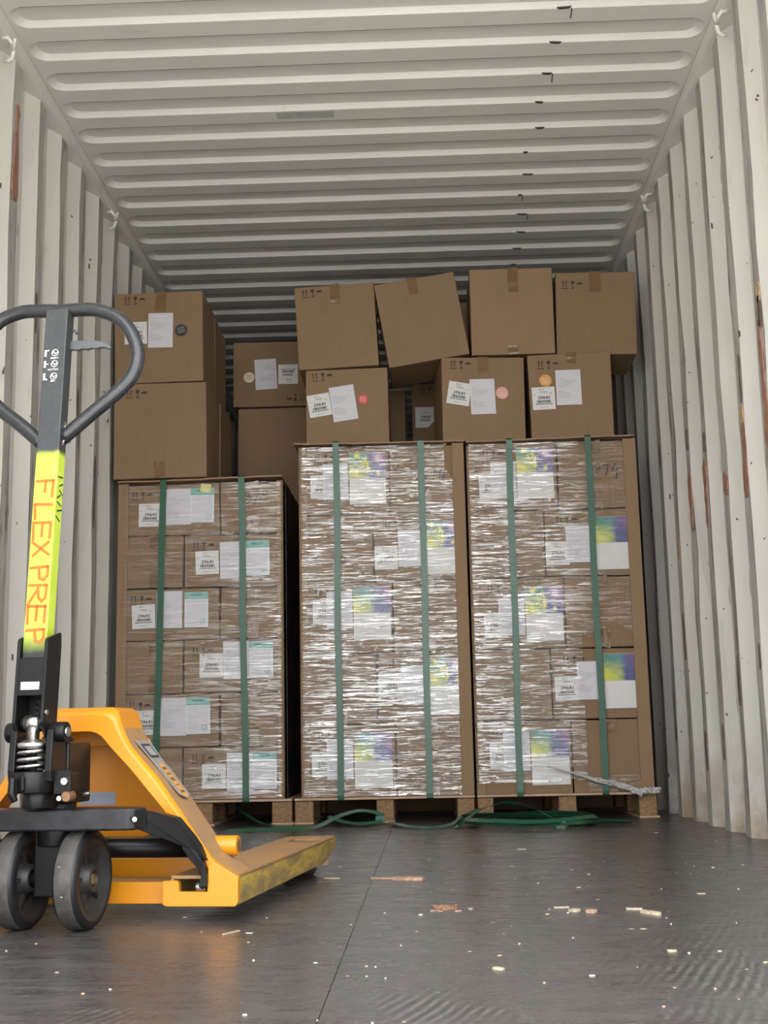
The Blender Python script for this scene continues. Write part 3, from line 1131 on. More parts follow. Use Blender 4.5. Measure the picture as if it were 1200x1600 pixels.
# --- middle and right loads: five layers
Z2 = [0.103, 0.400, 0.692, 0.992, 1.278, 1.572]
MID = dict(name='middle', XL=-0.346, XR=0.322, seams=[0.023, -0.050, 0.023, -0.054, 0.020],
           art={4: [(-0.268, 1.400), (-0.210, 1.420), (-0.072, 1.432)], 3: [(0.0, 1.088), (0.105, 1.126), (0.238, 1.125)],
                2: [(-0.264, 0.865), (-0.200, 0.872), (-0.064, 0.856)], 1: [(0.005, 0.554), (0.106, 0.554), (0.240, 0.549)],
                0: [(-0.274, 0.238), (-0.207, 0.253), (-0.070, 0.250)]}, num=(0.212, 1.444))
RGT = dict(name='right', XL=0.372, XR=1.052, seams=[0.745, 0.671, 0.740, 0.669, 0.735],
           art={4: [(0.450, 1.382), (0.505, 1.408), (0.640, 1.436)], 3: [(0.720, 1.088), (0.812, 1.126), (0.958, 1.128)],
                2: [(0.451, 0.789), (0.518, 0.826), (0.654, 0.835)], 1: [(0.734, 0.525), (0.832, 0.556), (0.966, 0.552)],
                0: [(0.456, 0.256), (0.518, 0.274), (0.654, 0.250)]}, num=(0.945, 1.439))
ords5 = ['bottom', 'fourth', 'third', 'second', 'top']
for D in (MID, RGT):
    for i in range(5):
        z0, h = Z2[i], Z2[i + 1] - Z2[i] - 0.005
        wide_left = i % 2 == 0
        seam = D['seams'][i]
        for side in ('left', 'right'):
            a, b = (D['XL'], seam - 0.003) if side == 'left' else (seam + 0.003, D['XR'])
            wide = (side == 'left') == wide_left
            lay = ords5[i]
            if wide:
                lb = f"brown carton with colourful green and purple flyer, {lay} layer of the {D['name']} strapped load"
            else:
                lb = f"plain brown carton at {side} of the {lay} layer of the {D['name']} strapped load"
                if i == 4:
                    lb = f"brown carton with handwritten 274, top right of the {D['name']} strapped load"
            o = carton(lb, (a + b) / 2, YP + 0.008, z0, b - a, h, 0.40, 0, 0, pal_group, 200 + i * 2 + (side == 'left') + (50 if D is RGT else 0))
            if wide:
                (lx, lz_), (dx, dz_), (fx, fz) = D['art'][i]
                put(o, 'label', lx, lz_, 0.5)
                put(o, 'doc', dx, dz_, 0.5, y=-0.0042)
                put(o, 'flyer', fx, fz, 0 if i else 0.3, y=-0.0030, lettered=i in ((4, 3, 1) if D is MID else (4, 2)))
                put(o, 'icon', a + 0.085, z0 + h - 0.045)
            else:
                tape(o, 0.0, h, 0.05, 0.05, depth=0.3, seed=i)
                tape(o, 0.0, h, 0.05, 0.075, bottom=True, seed=i + 30)
                if i == 4:
                    put(o, 'num', *D['num'], -3, ME_274, 'handwritten_number')


# --- corner boards, lids, straps, film
def corner_board(label, x, z0, z1, left, w=0.046, y=YP, lean=0.0):
    mbx = MB('cardboard_pale')
    th = 0.004
    sg = 1 if left else -1
    a, b = sorted((0, sg * w))
    mbx.box(a, b, -th, 0, 0, z1 - z0)
    a, b = sorted((-sg * 0.0, -sg * th))
    mbx.box(a, b, -th, 0.05, 0, z1 - z0)
    o = mbx.build('corner_board', None, (x, y, z0), (0, lean, 0), bev=0.001, seg=1)
    tag(o, label, 'edge protector', 'cardboard corner boards on the loads')
    return o


corner_board('tall cardboard corner board at left edge of left load', -1.136, 0.104, 1.432, True, 0.040, YP)
corner_board('cardboard corner board at right edge of left load, under film', -0.440, 0.104, 1.432, False, 0.022, YP + 0.004)
corner_board('cardboard corner board at left edge of middle load, under film', -0.363, 0.104, 1.572, True, 0.030, YP + 0.003)
corner_board('bare cardboard corner board at right edge of middle load', 0.335, 0.104, 1.572, False, 0.046, YP - 0.008)
corner_board('cardboard corner board at left edge of right load, under film', 0.354, 0.104, 1.560, True, 0.030, YP + 0.003)
corner_board('bare cardboard corner board at far right edge of right load', 1.064, 0.104, 1.572, False, 0.050, YP - 0.006)


def lid(label, x0, x1, z, sag, seed):
    rd = random.Random(seed)
    mbx = MB('cardboard_edge')
    n = 14
    top = []
    for i in range(n + 1):
        f = i / n
        x = x0 + (x1 - x0) * f
        zz = z + sag[0] * (1 - f) + sag[1] * f + rd.gauss(0, 0.0012)
        top.append((x, zz))
    pts = [(x, zz) for x, zz in top] + [(x, zz + 0.006) for x, zz in top[::-1]]
    mbx.prism(pts, 0.0, 0.76, 'y')
    o = mbx.build('cardboard_lid', None, (0, YP - 0.022, 0))
    tag(o, label, 'cardboard sheet')


lid('flat cardboard lid sheet strapped on top of left load', -1.140, -0.438, 1.434, (0.0, 0.012), 1)
lid('flat cardboard lid sheet strapped on top of middle load', -0.384, 0.342, 1.576, (0.004, 0.0), 2)
lid('flat cardboard lid sheet strapped on top of right load', 0.350, 1.060, 1.576, (-0.006, 0.004), 3)


def strap(label, xt, zt, xb, zb):
    mbx = MB('green_strap')
    y = YP - 0.016
    pts = [(xt, YP + 0.25, zt + 0.0108), (xt, YP + 0.0, zt + 0.0108), (xt, YP - 0.020, zt + 0.0105), (xt, YP - 0.026, zt + 0.004), (xt, y - 0.004, zt - 0.03)]
    ups = [(0, 0, 1), (0, 0, 1), (0, -0.5, 1), (0, -1, 0.6), (0, -1, 0)]
    n = 8
    for i in range(1, n):
        f = i / n
        pts.append((xt + (xb - xt) * f + 0.002 * sin(f * 9 + xt * 30), y - 0.004 * sin(pi * f), (zt - 0.03) + (zb - zt + 0.03) * f))
        ups.append((0, -1, 0))
    pts += [(xb, YP - 0.018, zb + 0.012), (xb, YP - 0.0165, zb - 0.004), (xb, YP - 0.006, zb - 0.010), (xb, YP + 0.2, zb - 0.0105)]
    ups += [(0, -1, 0), (0, -1, -0.4), (0, -0.5, -1), (0, 0, -1)]
    mbx.ribbon(pts, 0.027, 0.0012, ups)
    o = mbx.build('green_strap')
    tag(o, label, 'strap', 'tight green straps around the loads')


strap('green plastic strap around left load, near its left edge', -0.943, 1.436, -0.966, 0.101)
strap('green plastic strap around left load, right of its middle', -0.610, 1.442, -0.593, 0.101)
strap('green plastic strap around middle load, on its left half', -0.205, 1.580, -0.205, 0.101)
strap('green plastic strap around middle load, on its right half', 0.157, 1.578, 0.158, 0.101)
strap('green plastic strap around right load, on its left half', 0.533, 1.572, 0.525, 0.101)
strap('green plastic strap around right load, on its right half', 0.866, 1.577, 0.870, 0.101)


def wrap(label, mat, x0, x1, z0f, z1f, keep, amp, seed):
    """clear film round a load: a fine front sheet that turns both corners"""
    mbx = MB(mat)
    yf = YP - 0.007
    cols = [(x0, yf + 0.35), (x0, yf + 0.12), (x0, yf + 0.02), (x0 + 0.004, yf + 0.004)]
    nx = 64
    for i in range(nx + 1):
        cols.append((x0 + 0.010 + (x1 - x0 - 0.020) * i / nx, yf))
    cols += [(x1 - 0.004, yf + 0.004), (x1, yf + 0.02), (x1, yf + 0.12), (x1, yf + 0.35)]
    zb, zt = z0f, z1f
    nz = int((zt - zb) / 0.0058)
    vs, idx = [], {}
    for j in range(nz + 1):
        zz = zb + (zt - zb) * j / nz
        for i, (x, y) in enumerate(cols):
            d = 0.0
            if y <= yf + 0.005:
                q = noise.noise(Vector((x * 3.2 + seed, zz * 46 + 0.9 * sin(x * 7 + seed), seed)))
                q2 = noise.noise(Vector((x * 14 + seed, zz * 95, seed * 2)))
                q3 = noise.noise(Vector((x * 30 + seed, zz * 34, seed * 5)))
                dens = 0.45 + 0.9 * max(0.0, noise.noise(Vector((x * 2.6, zz * 2.2, seed * 3))) + 0.35)
                d = -(amp * dens) * (q + 0.5 * q2 + 0.55 * q3)
                d = min(d, 0.0035)
            idx[(i, j)] = len(vs)
            vs.append((x, y + d, zz))
    fs = []
    for j in range(nz):
        zz = zb + (zt - zb) * (j + 0.5) / nz
        for i in range(len(cols) - 1):
            x = (cols[i][0] + cols[i + 1][0]) / 2
            if keep(x, zz):
                fs.append((idx[(i, j)], idx[(i + 1, j)], idx[(i + 1, j + 1)], idx[(i, j + 1)]))
    mbx.add(vs, fs, 0, True)
    o = mbx.build('stretch_film', fix=False)
    tag(o, label, 'plastic film', 'clear stretch film around the loads')
    return o


wrap('thin clear stretch film around left load of six carton layers', 'stretch_film_light', -1.124, -0.436, 0.110, 1.428, lambda x, z: True, 0.0017, 1.7)
wrap('dense glossy stretch film around middle load, torn at top right corner', 'stretch_film_heavy', -0.367, 0.329, 0.108, 1.570,
     lambda x, z: not (x > 0.262 + 0.035 * noise.noise(Vector((z * 22, 3.1, 0))) + max(0, 1.455 - z) * 1.2 and z > 1.405), 0.0032, 5.3)


def keep_right(x, z):
    bottom = 0.150 + 0.012 * noise.noise(Vector((x * 16, 1.0, 0)))
    if x > 0.70:
        bottom = 0.165 - (x - 0.70) * 0.12
    if x > 0.80 and z < 0.80:      # clear of film low on the right
        lim = 0.76 + 0.05 * noise.noise(Vector((x * 9, 7.0, 0)))
        return z > lim or z < 0.17
    if z < 0.62 and x > 0.62 + (0.62 - z) * 0.25 + 0.16:
        return False
    return z > bottom


fr = wrap('glossy stretch film around right load, gathered into a rope at bottom', 'stretch_film_mid', 0.350, 1.062, 0.108, 1.566, keep_right, 0.0024, 9.1)
mbx = MB('film_rope')
rd = random.Random(21)
key = smooth([(0.64, YP - 0.012, 0.212), (0.74, YP - 0.014, 0.182), (0.82, YP - 0.018, 0.158), (0.87, YP - 0.034, 0.146), (0.92, YP - 0.024, 0.134), (0.97, YP - 0.024, 0.118), (1.005, YP - 0.026, 0.103), (1.030, YP - 0.024, 0.110), (1.060, YP - 0.018, 0.108), (1.088, YP - 0.012, 0.110)], 6)
for st_ in range(3):
    pts = [Vector((p.x, p.y - 0.003 * st_ + rd.gauss(0, 0.0016), p.z + 0.0075 * sin(i * 0.55 + st_ * 2.1) * min(1, i / 20) + rd.gauss(0, 0.0015))) for i, p in enumerate(key)]
    mbx.tube(pts, [0.0015 + 0.0058 * min(1, i / 26) * rd.uniform(0.7, 1.35) for i in range(len(pts))], 7)
mbx.tube([(1.0, YP - 0.028, 0.105), (1.005, YP - 0.032, 0.092), (1.012, YP - 0.03, 0.082)], [0.008, 0.006, 0.002], 7)
mbx.build('film_rope', fr)

# black sheets in the gaps between the loads
for lb, x in (('black plastic sheet on the right side of left load', -0.428), ('black plastic sheet on the left side of right load', 0.3385)):
    mbx = MB('black_film')
    z1 = 1.425 if x < 0 else 1.545
    prof = []
    rd = random.Random(3)
    n = 16
    A = [(x + rd.uniform(0.0, 0.006), YP + 0.02 + 0.70 * i / n) for i in range(n + 1)]
    mbx.prism(A + [(p[0] + 0.002, p[1]) for p in A[::-1]], 0.105, z1, 'z')
    tag(mbx.build('black_sheet', fix=True), lb, 'plastic sheet', 'black sheets beside the loads')

# bulk cartons of the second row, hidden but for what stands on them
for x0, x1, lb in ((-1.13, -0.41, 'left'), (-0.38, 0.34, 'middle'), (0.36, 1.08, 'right')):
    carton(f'tall bulk carton standing on the floor behind the {lb} strapped load', (x0 + x1) / 2, 6.13, 0.0, x1 - x0, 1.600, 0.8, group='bulk cartons of the second row', seed=int(x0 * 50) + 400, name='bulk_carton')

# --- loose cartons on top
loose = 'loose cartons stacked on the loads'
# left stack
a1 = carton('lower brown carton of the left stack, plain front with handling marks', -0.957, 5.296, 1.449, 0.402, 0.418, 0.34, 0, 0.3, loose, 1)
put(a1, 'icon', -1.066, 1.822)
tape(a1, 0.0, 0.418, 0.045, 0.07, bottom=True, seed=3)
a0 = carton('upper brown carton of the left stack with black round sticker beside white sheet', -0.967, 5.300, 1.872, 0.386, 0.408, 0.32, 0, 0.6, loose, 2)
put(a0, 'label', -1.068, 2.096, 0)
put(a0, 'doc', -0.960, 2.105, -1, y=-0.004)
put(a0, 's', -0.870, 2.104, 15, art_round('sticker_black', 'sticker_grey', 0.027), 'round_sticker')
put(a0, 'icon', -1.082, 2.245)
tape(a0, 0.010, 0.408, 0.045, 0.085, seed=4)
carton('brown carton behind the lower carton of the left stack', -0.958, 5.655, 1.449, 0.41, 0.418, 0.33, 0, 0, loose, 3)
carton('brown carton behind the upper carton of the left stack', -0.972, 5.640, 1.873, 0.39, 0.395, 0.31, 0, 0, loose, 4)
# second-row pair
b1 = carton('plain lower brown carton standing farther back, right of left stack', -0.565, 6.15, 1.603, 0.36, 0.366, 0.34, 0, 0.2, loose, 5)
b0 = carton('upside-down brown carton with cream round sticker, farther back right of left stack', -0.585, 6.15, 1.978, 0.372, 0.336, 0.34, 0, -0.4, loose, 6)
put(b0, 's', -0.690, 2.130, 5, art_round('sticker_cream', 'print_grey', 0.027), 'round_sticker')
put(b0, 'doc', -0.606, 2.144, 183)
put(b0, 'label', -0.494, 2.141, 180)
put(b0, 'icon', -0.448, 2.018, 180)
# middle load
c1 = carton('lower brown carton with red sticker, on left half of middle load', -0.156, 5.38, 1.590, 0.360, 0.338, 0.33, 0, 0.6, loose, 7)
c1.location.z = 1.592
put(c1, 'label', -0.278, 1.770, 8)
put(c1, 'doc', -0.173, 1.776, 7, y=-0.0036)
put(c1, 's', -0.087, 1.792, 0, art_round('sticker_red', 'sticker_pink', 0.023, True), 'red_sticker')
put(c1, 'icon', -0.272, 1.898, 3)
c0 = carton('plain tilted brown carton on top of the one with red sticker', -0.192, 5.375, 1.937, 0.350, 0.380, 0.33, 0, 2.3, loose, 8)
put(c0, 'icon', -0.312, 2.280, 3)
tape(c0, 0.000, 0.380, 0.04, 0.085, seed=5)
d0 = carton('steeply tilted plain brown carton wedged between two upper cartons', 0.206, 5.372, 1.955, 0.354, 0.384, 0.33, 0, 8.9, loose, 9)
tape(d0, -0.012, 0.384, 0.04, 0.07, seed=6)
m1 = carton('brown carton in shadow seen through the gap under the tilted carton', 0.000, 6.20, 1.605, 0.172, 0.45, 0.3, 0, 0, loose, 10)
m2 = carton('shadowed brown carton with corner-cut white label behind the middle load cartons', 0.235, 6.20, 1.605, 0.225, 0.48, 0.3, 0, 0, loose, 11)
put(m2, 'l', 0.182, 1.912, 0, ME_LABEL_CUT, 'shipping_label')
put(m2, 'icon', 0.200, 2.050)
carton('brown carton far back, glimpsed between two topmost right cartons', 0.500, 6.25, 1.605, 0.29, 0.92, 0.3, 0, 0, loose, 12)
# right load
e0 = carton('brown carton with pink round sticker, left end of right load top', 0.433, 5.350, 1.584, 0.360, 0.372, 0.33, 5.5, -0.5, loose, 13)
put(e0, 'label', 0.327, 1.794, -9)
put(e0, 'doc', 0.430, 1.780, 2, y=-0.0036)
put(e0, 's', 0.515, 1.796, 0, art_round('sticker_pink', None or 'sticker_cream', 0.027), 'round_sticker')
put(e0, 'icon', 0.330, 1.924)
tape(e0, 0.0, 0.372, 0.045, 0.075, seed=7)
f0 = carton('brown carton with orange round sticker, right half of right load top', 0.812, 5.360, 1.589, 0.356, 0.378, 0.33, -1, 0.5, loose, 14)
put(f0, 'label', 0.693, 1.768, 1)
put(f0, 'doc', 0.802, 1.813, 0, y=-0.0036)
put(f0, 's', 0.704, 1.847, 0, art_round('sticker_orange', 'sticker_cream', 0.027), 'round_sticker')
put(f0, 'icon', 0.710, 1.918)
tape(f0, 0.01, 0.378, 0.04, 0.045, seed=8)
g0 = carton('topmost plain brown carton standing on the pink-stickered one', 0.572, 5.375, 1.974, 0.364, 0.394, 0.33, 0, 0.0, loose, 15, 'cardboard_pale')
tape(g0, 0.010, 0.394, 0.044, 0.11, seed=9)
tape(g0, 0.0, 0.394, 0.044, 0.04, bottom=True, seed=19)
h0 = carton('topmost right brown carton overhanging towards the container wall', 0.940, 5.400, 1.970, 0.350, 0.378, 0.33, 0, -0.8, loose, 16)
put(h0, 'icon', 0.836, 2.292)
tape(h0, 0.0, 0.378, 0.05, 0.09, seed=10)


# ------------------------------------------------------------------ pallet jack
jack = bpy.data.objects.new('pallet_jack', None)
COL.objects.link(jack)
jack.location = (-0.545, 2.43, 0)
jack.rotation_euler = (0, 0, -R(7.0))
tag(jack, 'yellow hand pallet jack with grey loop handle and lime FLEX PREP lettering', 'pallet jack')

S = Matrix.Translation((-0.006, 0, 0)) @ Matrix.Rotation(-R(2.0), 4, 'Z')                                   # the steered assembly is turned a little
HT = S @ Matrix.Translation((-0.005, -0.080, 0.372)) @ Matrix.Rotation(-R(5.0), 4, 'X')   # handle leans forward


def wheel(cx):
    w = MB('tyre_rubber', 'tyre_shoulder')
    hw, r = 0.0240, 0.090
    w.lathe([(-hw + 0.008, r), (hw - 0.008, r)], 'x', (0, 0, 0), 56, 0, cap=False)
    for q in (-1, 1):
        w.lathe([(q * (hw - 0.008), r), (q * (hw - 0.003), r - 0.004), (q * hw, r - 0.010), (q * hw, 0.0715), (q * (hw - 0.002), 0.0705)], 'x', (0, 0, 0), 56, 1, cap=False)
    w.lathe([(hw - 0.002, 0.0705), (-hw + 0.002, 0.0705)], 'x', (0, 0, 0), 56, 1, cap=False)
    me_t = w.mesh('wheel_tyre')
    h = MB('wheel_hub_grey', 'steel', 'bronze')
    h.lathe([(-hw + 0.001, 0.0712), (-hw + 0.001, 0.0685), (-0.003, 0.064), (-0.003, 0.030), (-hw + 0.003, 0.025), (-hw + 0.001, 0.024), (-hw + 0.001, 0.016), (-hw + 0.012, 0.0155)], 'x', (0, 0, 0), 48, cap=False)
    h.lathe([(hw - 0.012, 0.0155), (hw - 0.001, 0.016), (hw - 0.001, 0.024), (hw - 0.003, 0.025), (0.003, 0.030), (0.003, 0.064), (hw - 0.001, 0.0685), (hw - 0.001, 0.0712)], 'x', (0, 0, 0), 48, cap=False)
    for k in range(5):
        T = Matrix.Rotation(2 * pi * k / 5 + 0.3, 4, 'X')
        h.prism([(-0.012, 0.024), (0.012, 0.024), (0.008, 0.064), (-0.008, 0.064)], -0.004, 0.004, 'y', 0, T)
    h.cyl((-hw + 0.002, 0, 0), (hw - 0.010, 0, 0), 0.0155, 20, 2)
    h.cyl((-hw - 0.001, 0, 0), (hw - 0.004, 0, 0), 0.009, 16, 1)
    me_h = h.mesh('wheel_hub')
    pos = S @ Vector((cx, 0, 0.0905))
    o = link('steer_wheel', me_t, jack, pos, (0, 0, -R(2.0)))
    link('wheel_hub', me_h, o)
    return o


wheel(0.0605)
wheel(-0.0605)

mb = MB('jack_black')
mb.box(-0.027, 0.027, -0.022, 0.022, 0.060, 0.185, 0, S)
mb.cyl(S @ Vector((-0.045, 0, 0.0905)), S @ Vector((0.045, 0, 0.0905)), 0.013, 16)
mb.cyl((0, 0, 0.150), (0, 0, 0.232), 0.036, 24)
mb.build('wheel_fork', jack, bev=0.003)

PLATE = [(0.150, 0.216, -0.012), (0.182, 0.209, 0.017), (0.216, 0.195, 0.048), (0.240, 0.158, 0.070), (0.265, 0.113, 0.090), (0.240, 0.132, 0.070), (0.232, 0.139, 0.063), (0.211, 0.151, 0.044), (0.183, 0.166, 0.017), (0.150, 0.184, -0.014)]
FORE = [(0.232, 0.150, 0.063), (0.252, 0.129, 0.076), (0.262, 0.105, 0.083), (0.266, 0.085, 0.085), (0.266, 0.067, 0.085), (0.258, 0.061, 0.085), (0.250, 0.066, 0.082), (0.253, 0.077, 0.082), (0.255, 0.086, 0.082), (0.250, 0.100, 0.078), (0.238, 0.116, 0.069), (0.226, 0.138, 0.058)]
# rocker beam and its arms
mb = MB('jack_beam_black')
mb.prism([(-0.172, -0.055), (-0.160, -0.062), (0.160, -0.062), (0.172, -0.055), (0.180, -0.020), (0.172, 0.010), (0.10, 0.035), (-0.10, 0.035), (-0.172, 0.010), (-0.180, -0.020)], 0.180, 0.219, 'z')
mb.build('rocker_beam', jack, bev=0.004)
for sg in (1, -1):
    mb = MB('jack_black', 'steel')
    def sheared(poly, t0, t1):
        """flat bar lying along the line from the beam end back into the fork"""
        n = len(poly)
        vs = [(sg * x, y + t_, z_) for t_ in (t0, t1) for (x, z_, y) in poly]
        mb.add(vs, [list(range(n - 1, -1, -1)), list(range(n, 2 * n))] + [(i, (i + 1) % n, n + (i + 1) % n, n + i) for i in range(n)], 0)
    sheared(PLATE, -0.004, 0.030)
    sheared(FORE, -0.004, 0.020)
    mb.cyl((sg * 0.240, 0.098, 0.064), (sg * 0.262, 0.098, 0.064), 0.0085, 14, 1)
    mb.cyl((sg * 0.174, -0.058, 0.200), (sg * 0.176, -0.068, 0.200), 0.006, 12, 1)
    mb.build('rocker_arm', jack, bev=0.003)

# forks
for sg in (1, -1):
    mb = MB('jack_dusty', 'jack_scratched', 'jack_yellow')
    X = lambda a, b: (min(sg * a, sg * b), max(sg * a, sg * b))
    # top plate with an opening near the tip
    for (a, b, y0, y1) in ((0.190, 0.320, 0.10, 0.900), (0.190, 0.228, 0.900, 0.992), (0.302, 0.320, 0.900, 0.992)):
        x0, x1 = X(a, b)
        mb.box(x0, x1, y0, y1, 0.079, 0.085, 0)
    nose = [(sg * 0.190, 0.992), (sg * 0.190, 1.050), (sg * 0.204, 1.078), (sg * 0.225, 1.090), (sg * 0.300, 1.090), (sg * 0.316, 1.082), (sg * 0.320, 1.060), (sg * 0.320, 0.992)]
    mb.prism(nose, 0.079, 0.085, 'z', 0)
    # side flanges, rising at the nose
    for xa in (0.190, 0.3145):
        x0, x1 = X(xa, xa + 0.0055)
        mb.prism([(0.10, 0.031), (0.93, 0.031), (1.03, 0.046), (1.072, 0.060), (1.080, 0.081), (0.10, 0.081)], x0, x1, 'x', 1)
    mb.prism([(sg * 0.204, 1.078), (sg * 0.225, 1.089), (sg * 0.300, 1.089), (sg * 0.316, 1.080), (sg * 0.316, 1.074), (sg * 0.204, 1.072)], 0.060, 0.081, 'z', 1)
    fk = mb.build('fork', jack)
    r_ = MB('tyre_rubber', 'steel')
    r_.lathe([(-0.035, 0.010), (-0.035, 0.036), (-0.031, 0.040), (0.031, 0.040), (0.035, 0.036), (0.035, 0.010)], 'x', (sg * 0.255, 0.945, 0.0405), 28, 0)
    r_.cyl((sg * 0.205, 0.945, 0.0405), (sg * 0.312, 0.945, 0.0405), 0.009, 14, 1)
    r_.build('load_roller', fk)
    w_ = MB('deck_wood')
    w_.box(*X(0.300, 0.314), 0.985, 1.005, 0.020, 0.05)
    w_.build('wedged_splinter', fk)
    # front of the heel, notched for the rocker arm
    mb = MB('jack_yellow')
    hp = [(0.176, 0.033), (0.184, 0.029), (0.318, 0.029), (0.324, 0.036), (0.3245, 0.083), (0.300, 0.097), (0.274, 0.113), (0.266, 0.104), (0.264, 0.056), (0.209, 0.056), (0.208, 0.072), (0.203, 0.077), (0.176, 0.076)]
    mb.prism([(sg * x, z_) for x, z_ in hp], 0.090, 0.106, 'y')
    mb.build('fork_heel', jack, bev=0.0015)

# bent sheet frame
outer = [(0.318, 0.080), (0.269, 0.116), (0.162, 0.266), (0.104, 0.330), (0.084, 0.372), (0.077, 0.398), (0.066, 0.406)]
inner = [(0.266, 0.096), (0.186, 0.196), (0.110, 0.284), (0.066, 0.329), (0.046, 0.352), (0.030, 0.360)]
mb = MB('jack_yellow', 'jack_dusty')
for sg in (1, -1):
    o_ = [(sg * x, z_) for x, z_ in outer]
    i_ = [(sg * x, z_) for x, z_ in inner]
    poly_o = o_ + [(0.0, 0.406)]
    poly_i = i_ + [(0.0, 0.360)]
    no = len(poly_o)
    # front flange strip as quads between outer and inner lines
    def rs(line, t_):
        L = [0]
        for p, q in zip(line[:-1], line[1:]):
            L.append(L[-1] + math.hypot(q[0] - p[0], q[1] - p[1]))
        d_ = t_ * L[-1]
        for i in range(len(L) - 1):
            if d_ <= L[i + 1] + 1e-9:
                f = (d_ - L[i]) / (L[i + 1] - L[i])
                return (line[i][0] + (line[i + 1][0] - line[i][0]) * f, line[i][1] + (line[i + 1][1] - line[i][1]) * f)
        return line[-1]
    n = 30
    A = [rs(poly_o, k / n) for k in range(n + 1)]
    B = [rs(poly_i, k / n) for k in range(n + 1)]
    ya, yb = 0.096, 0.222
    for k in range(n):
        a0_, a1_, b0_, b1_ = A[k], A[k + 1], B[k], B[k + 1]
        # chamfer between front flange and outer face
        def sh(p, q, s_):
            return (p[0] + (q[0] - p[0]) * s_, p[1] + (q[1] - p[1]) * s_)
        m0, m1 = sh(a0_, b0_, 0.32), sh(a1_, b1_, 0.32)
        mb.add([(b0_[0], ya, b0_[1]), (b1_[0], ya, b1_[1]), (m1[0], ya, m1[1]), (m0[0], ya, m0[1])], [(0, 1, 2, 3)], 0)
        mb.add([(m0[0], ya, m0[1]), (m1[0], ya, m1[1]), (a1_[0], ya + 0.014, a1_[1]), (a0_[0], ya + 0.014, a0_[1])], [(0, 1, 2, 3)], 0, True)
        dusty = 1 if (abs(a0_[0]) > 0.09) else 0
        mb.add([(a0_[0], ya + 0.014, a0_[1]), (a1_[0], ya + 0.014, a1_[1]), (a1_[0], yb, a1_[1]), (a0_[0], yb, a0_[1])], [(0, 1, 2, 3)], dusty)
        mb.add([(b0_[0], ya, b0_[1]), (b1_[0], ya, b1_[1]), (b1_[0], ya + 0.006, b1_[1]), (b0_[0], ya + 0.006, b0_[1])], [(0, 1, 2, 3)], 0)
        mb.add([(b0_[0], ya + 0.006, b0_[1]), (b1_[0], ya + 0.006, b1_[1]), (m1[0], ya + 0.006, m1[1]), (m0[0], ya + 0.006, m0[1])], [(0, 1, 2, 3)], 0)
        a0i, a1i = sh(a0_, b0_, 0.12), sh(a1_, b1_, 0.12)
        mb.add([(a0i[0], ya + 0.016, a0i[1]), (a1i[0], ya + 0.016, a1i[1]), (a1i[0], yb, a1i[1]), (a0i[0], yb, a0i[1])], [(0, 1, 2, 3)], 0)
        mb.add([(a0_[0], yb, a0_[1]), (a1_[0], yb, a1_[1]), (a1i[0], yb, a1i[1]), (a0i[0], yb, a0i[1])], [(0, 1, 2, 3)], 0)
mb.build('frame', jack, fix=True)

mb = MB('jack_yellow')
mb.prism([(-0.10, 0.331), (0.10, 0.331), (0.078, 0.362), (0.07, 0.40), (-0.07, 0.40), (-0.078, 0.362)], 0.196, 0.204, 'y')
mb.prism([(-0.17, 0.19), (-0.08, 0.146), (0.08, 0.146), (0.168, 0.187), (0.150, 0.225), (0.104, 0.31), (0.085, 0.345), (-0.085, 0.345), (-0.104, 0.31), (-0.150, 0.225)], 0.262, 0.270, 'y')
mb.box(-0.085, 0.085, 0.20, 0.266, 0.338, 0.345)
bp_ = mb.build('back_panel', jack, bev=0.0015)
st = Art('sticker_blue_grey', 'sticker_grey')
st.sheet(0.078, 0.026)
st.lines(-0.03, -0.005, 0.002, 0.004, 1, 1, 3)
link('panel_sticker', st.mesh('panel_sticker', fix=False, weld=False), bp_, (-0.022, 0.2615, 0.224), (pi / 2, 0, 0))

mb = MB('jack_yellow')
mb.box(-0.195, 0.225, 0.262, 0.270, 0.058, 0.103)
mb.build('lower_panel', jack, bev=0.002)
mb = MB('jack_yellow', 'jack_dusty')
mb.box(-0.192, 0.192, 0.125, 0.131, 0.030, 0.071)
mb.box(-0.192, 0.192, 0.131, 0.215, 0.066, 0.0705, 1)
mb.build('cross_bar', jack, bev=0.0015)
mb = MB('jack_black')
mb.cyl((-0.245, 0.175, 0.131), (0.238, 0.175, 0.131), 0.0190, 24)
mb.build('torsion_tube', jack)
for sg in (1, -1):
    mb = MB('jack_yellow', 'bronze')
    mb.cyl((sg * 0.215, 0.215, 0.131), (sg * 0.291, 0.215, 0.131), 0.0195, 28, 0)
    mb.cyl((sg * 0.2905, 0.215, 0.131), (sg * 0.2922, 0.215, 0.131), 0.0135, 20, 1)
    mb.build('tube_boss', jack, bev=0.0015)

# grey decal with an orange lozenge on the outer leg face
d_o = Vector((0.162 - 0.108, 0, 0.266 - 0.330))
dd = d_o.normalized()
nn = Vector((dd.z * -1, 0, dd.x))
if nn.x < 0:
    nn = -nn
de = Art('decal_grey', 'decal_orange', 'print_black', 'sticker_grey')
de.prism([(-0.076, -0.040), (-0.030, -0.034), (0.02, -0.032), (0.064, -0.030), (0.074, 0.0), (0.066, 0.030), (0.0, 0.031), (-0.030, 0.034), (-0.074, 0.046)], -0.0003, de.z(0), 'z', 0)
de.rect(-0.066, -0.026, -0.030, 0.026, 2, 1)
de.rect(-0.060, -0.019, -0.036, 0.019, 3, 2)
pts_l = [(-0.002 + 0.015 * cos(a), 0.016 * sin(a)) for a in [pi / 2 + k * pi / 8 for k in range(9)]] + [(0.056 + 0.015 * cos(a), 0.016 * sin(a)) for a in [-pi / 2 + k * pi / 8 for k in range(9)]]
de.poly(pts_l, 1, 1)
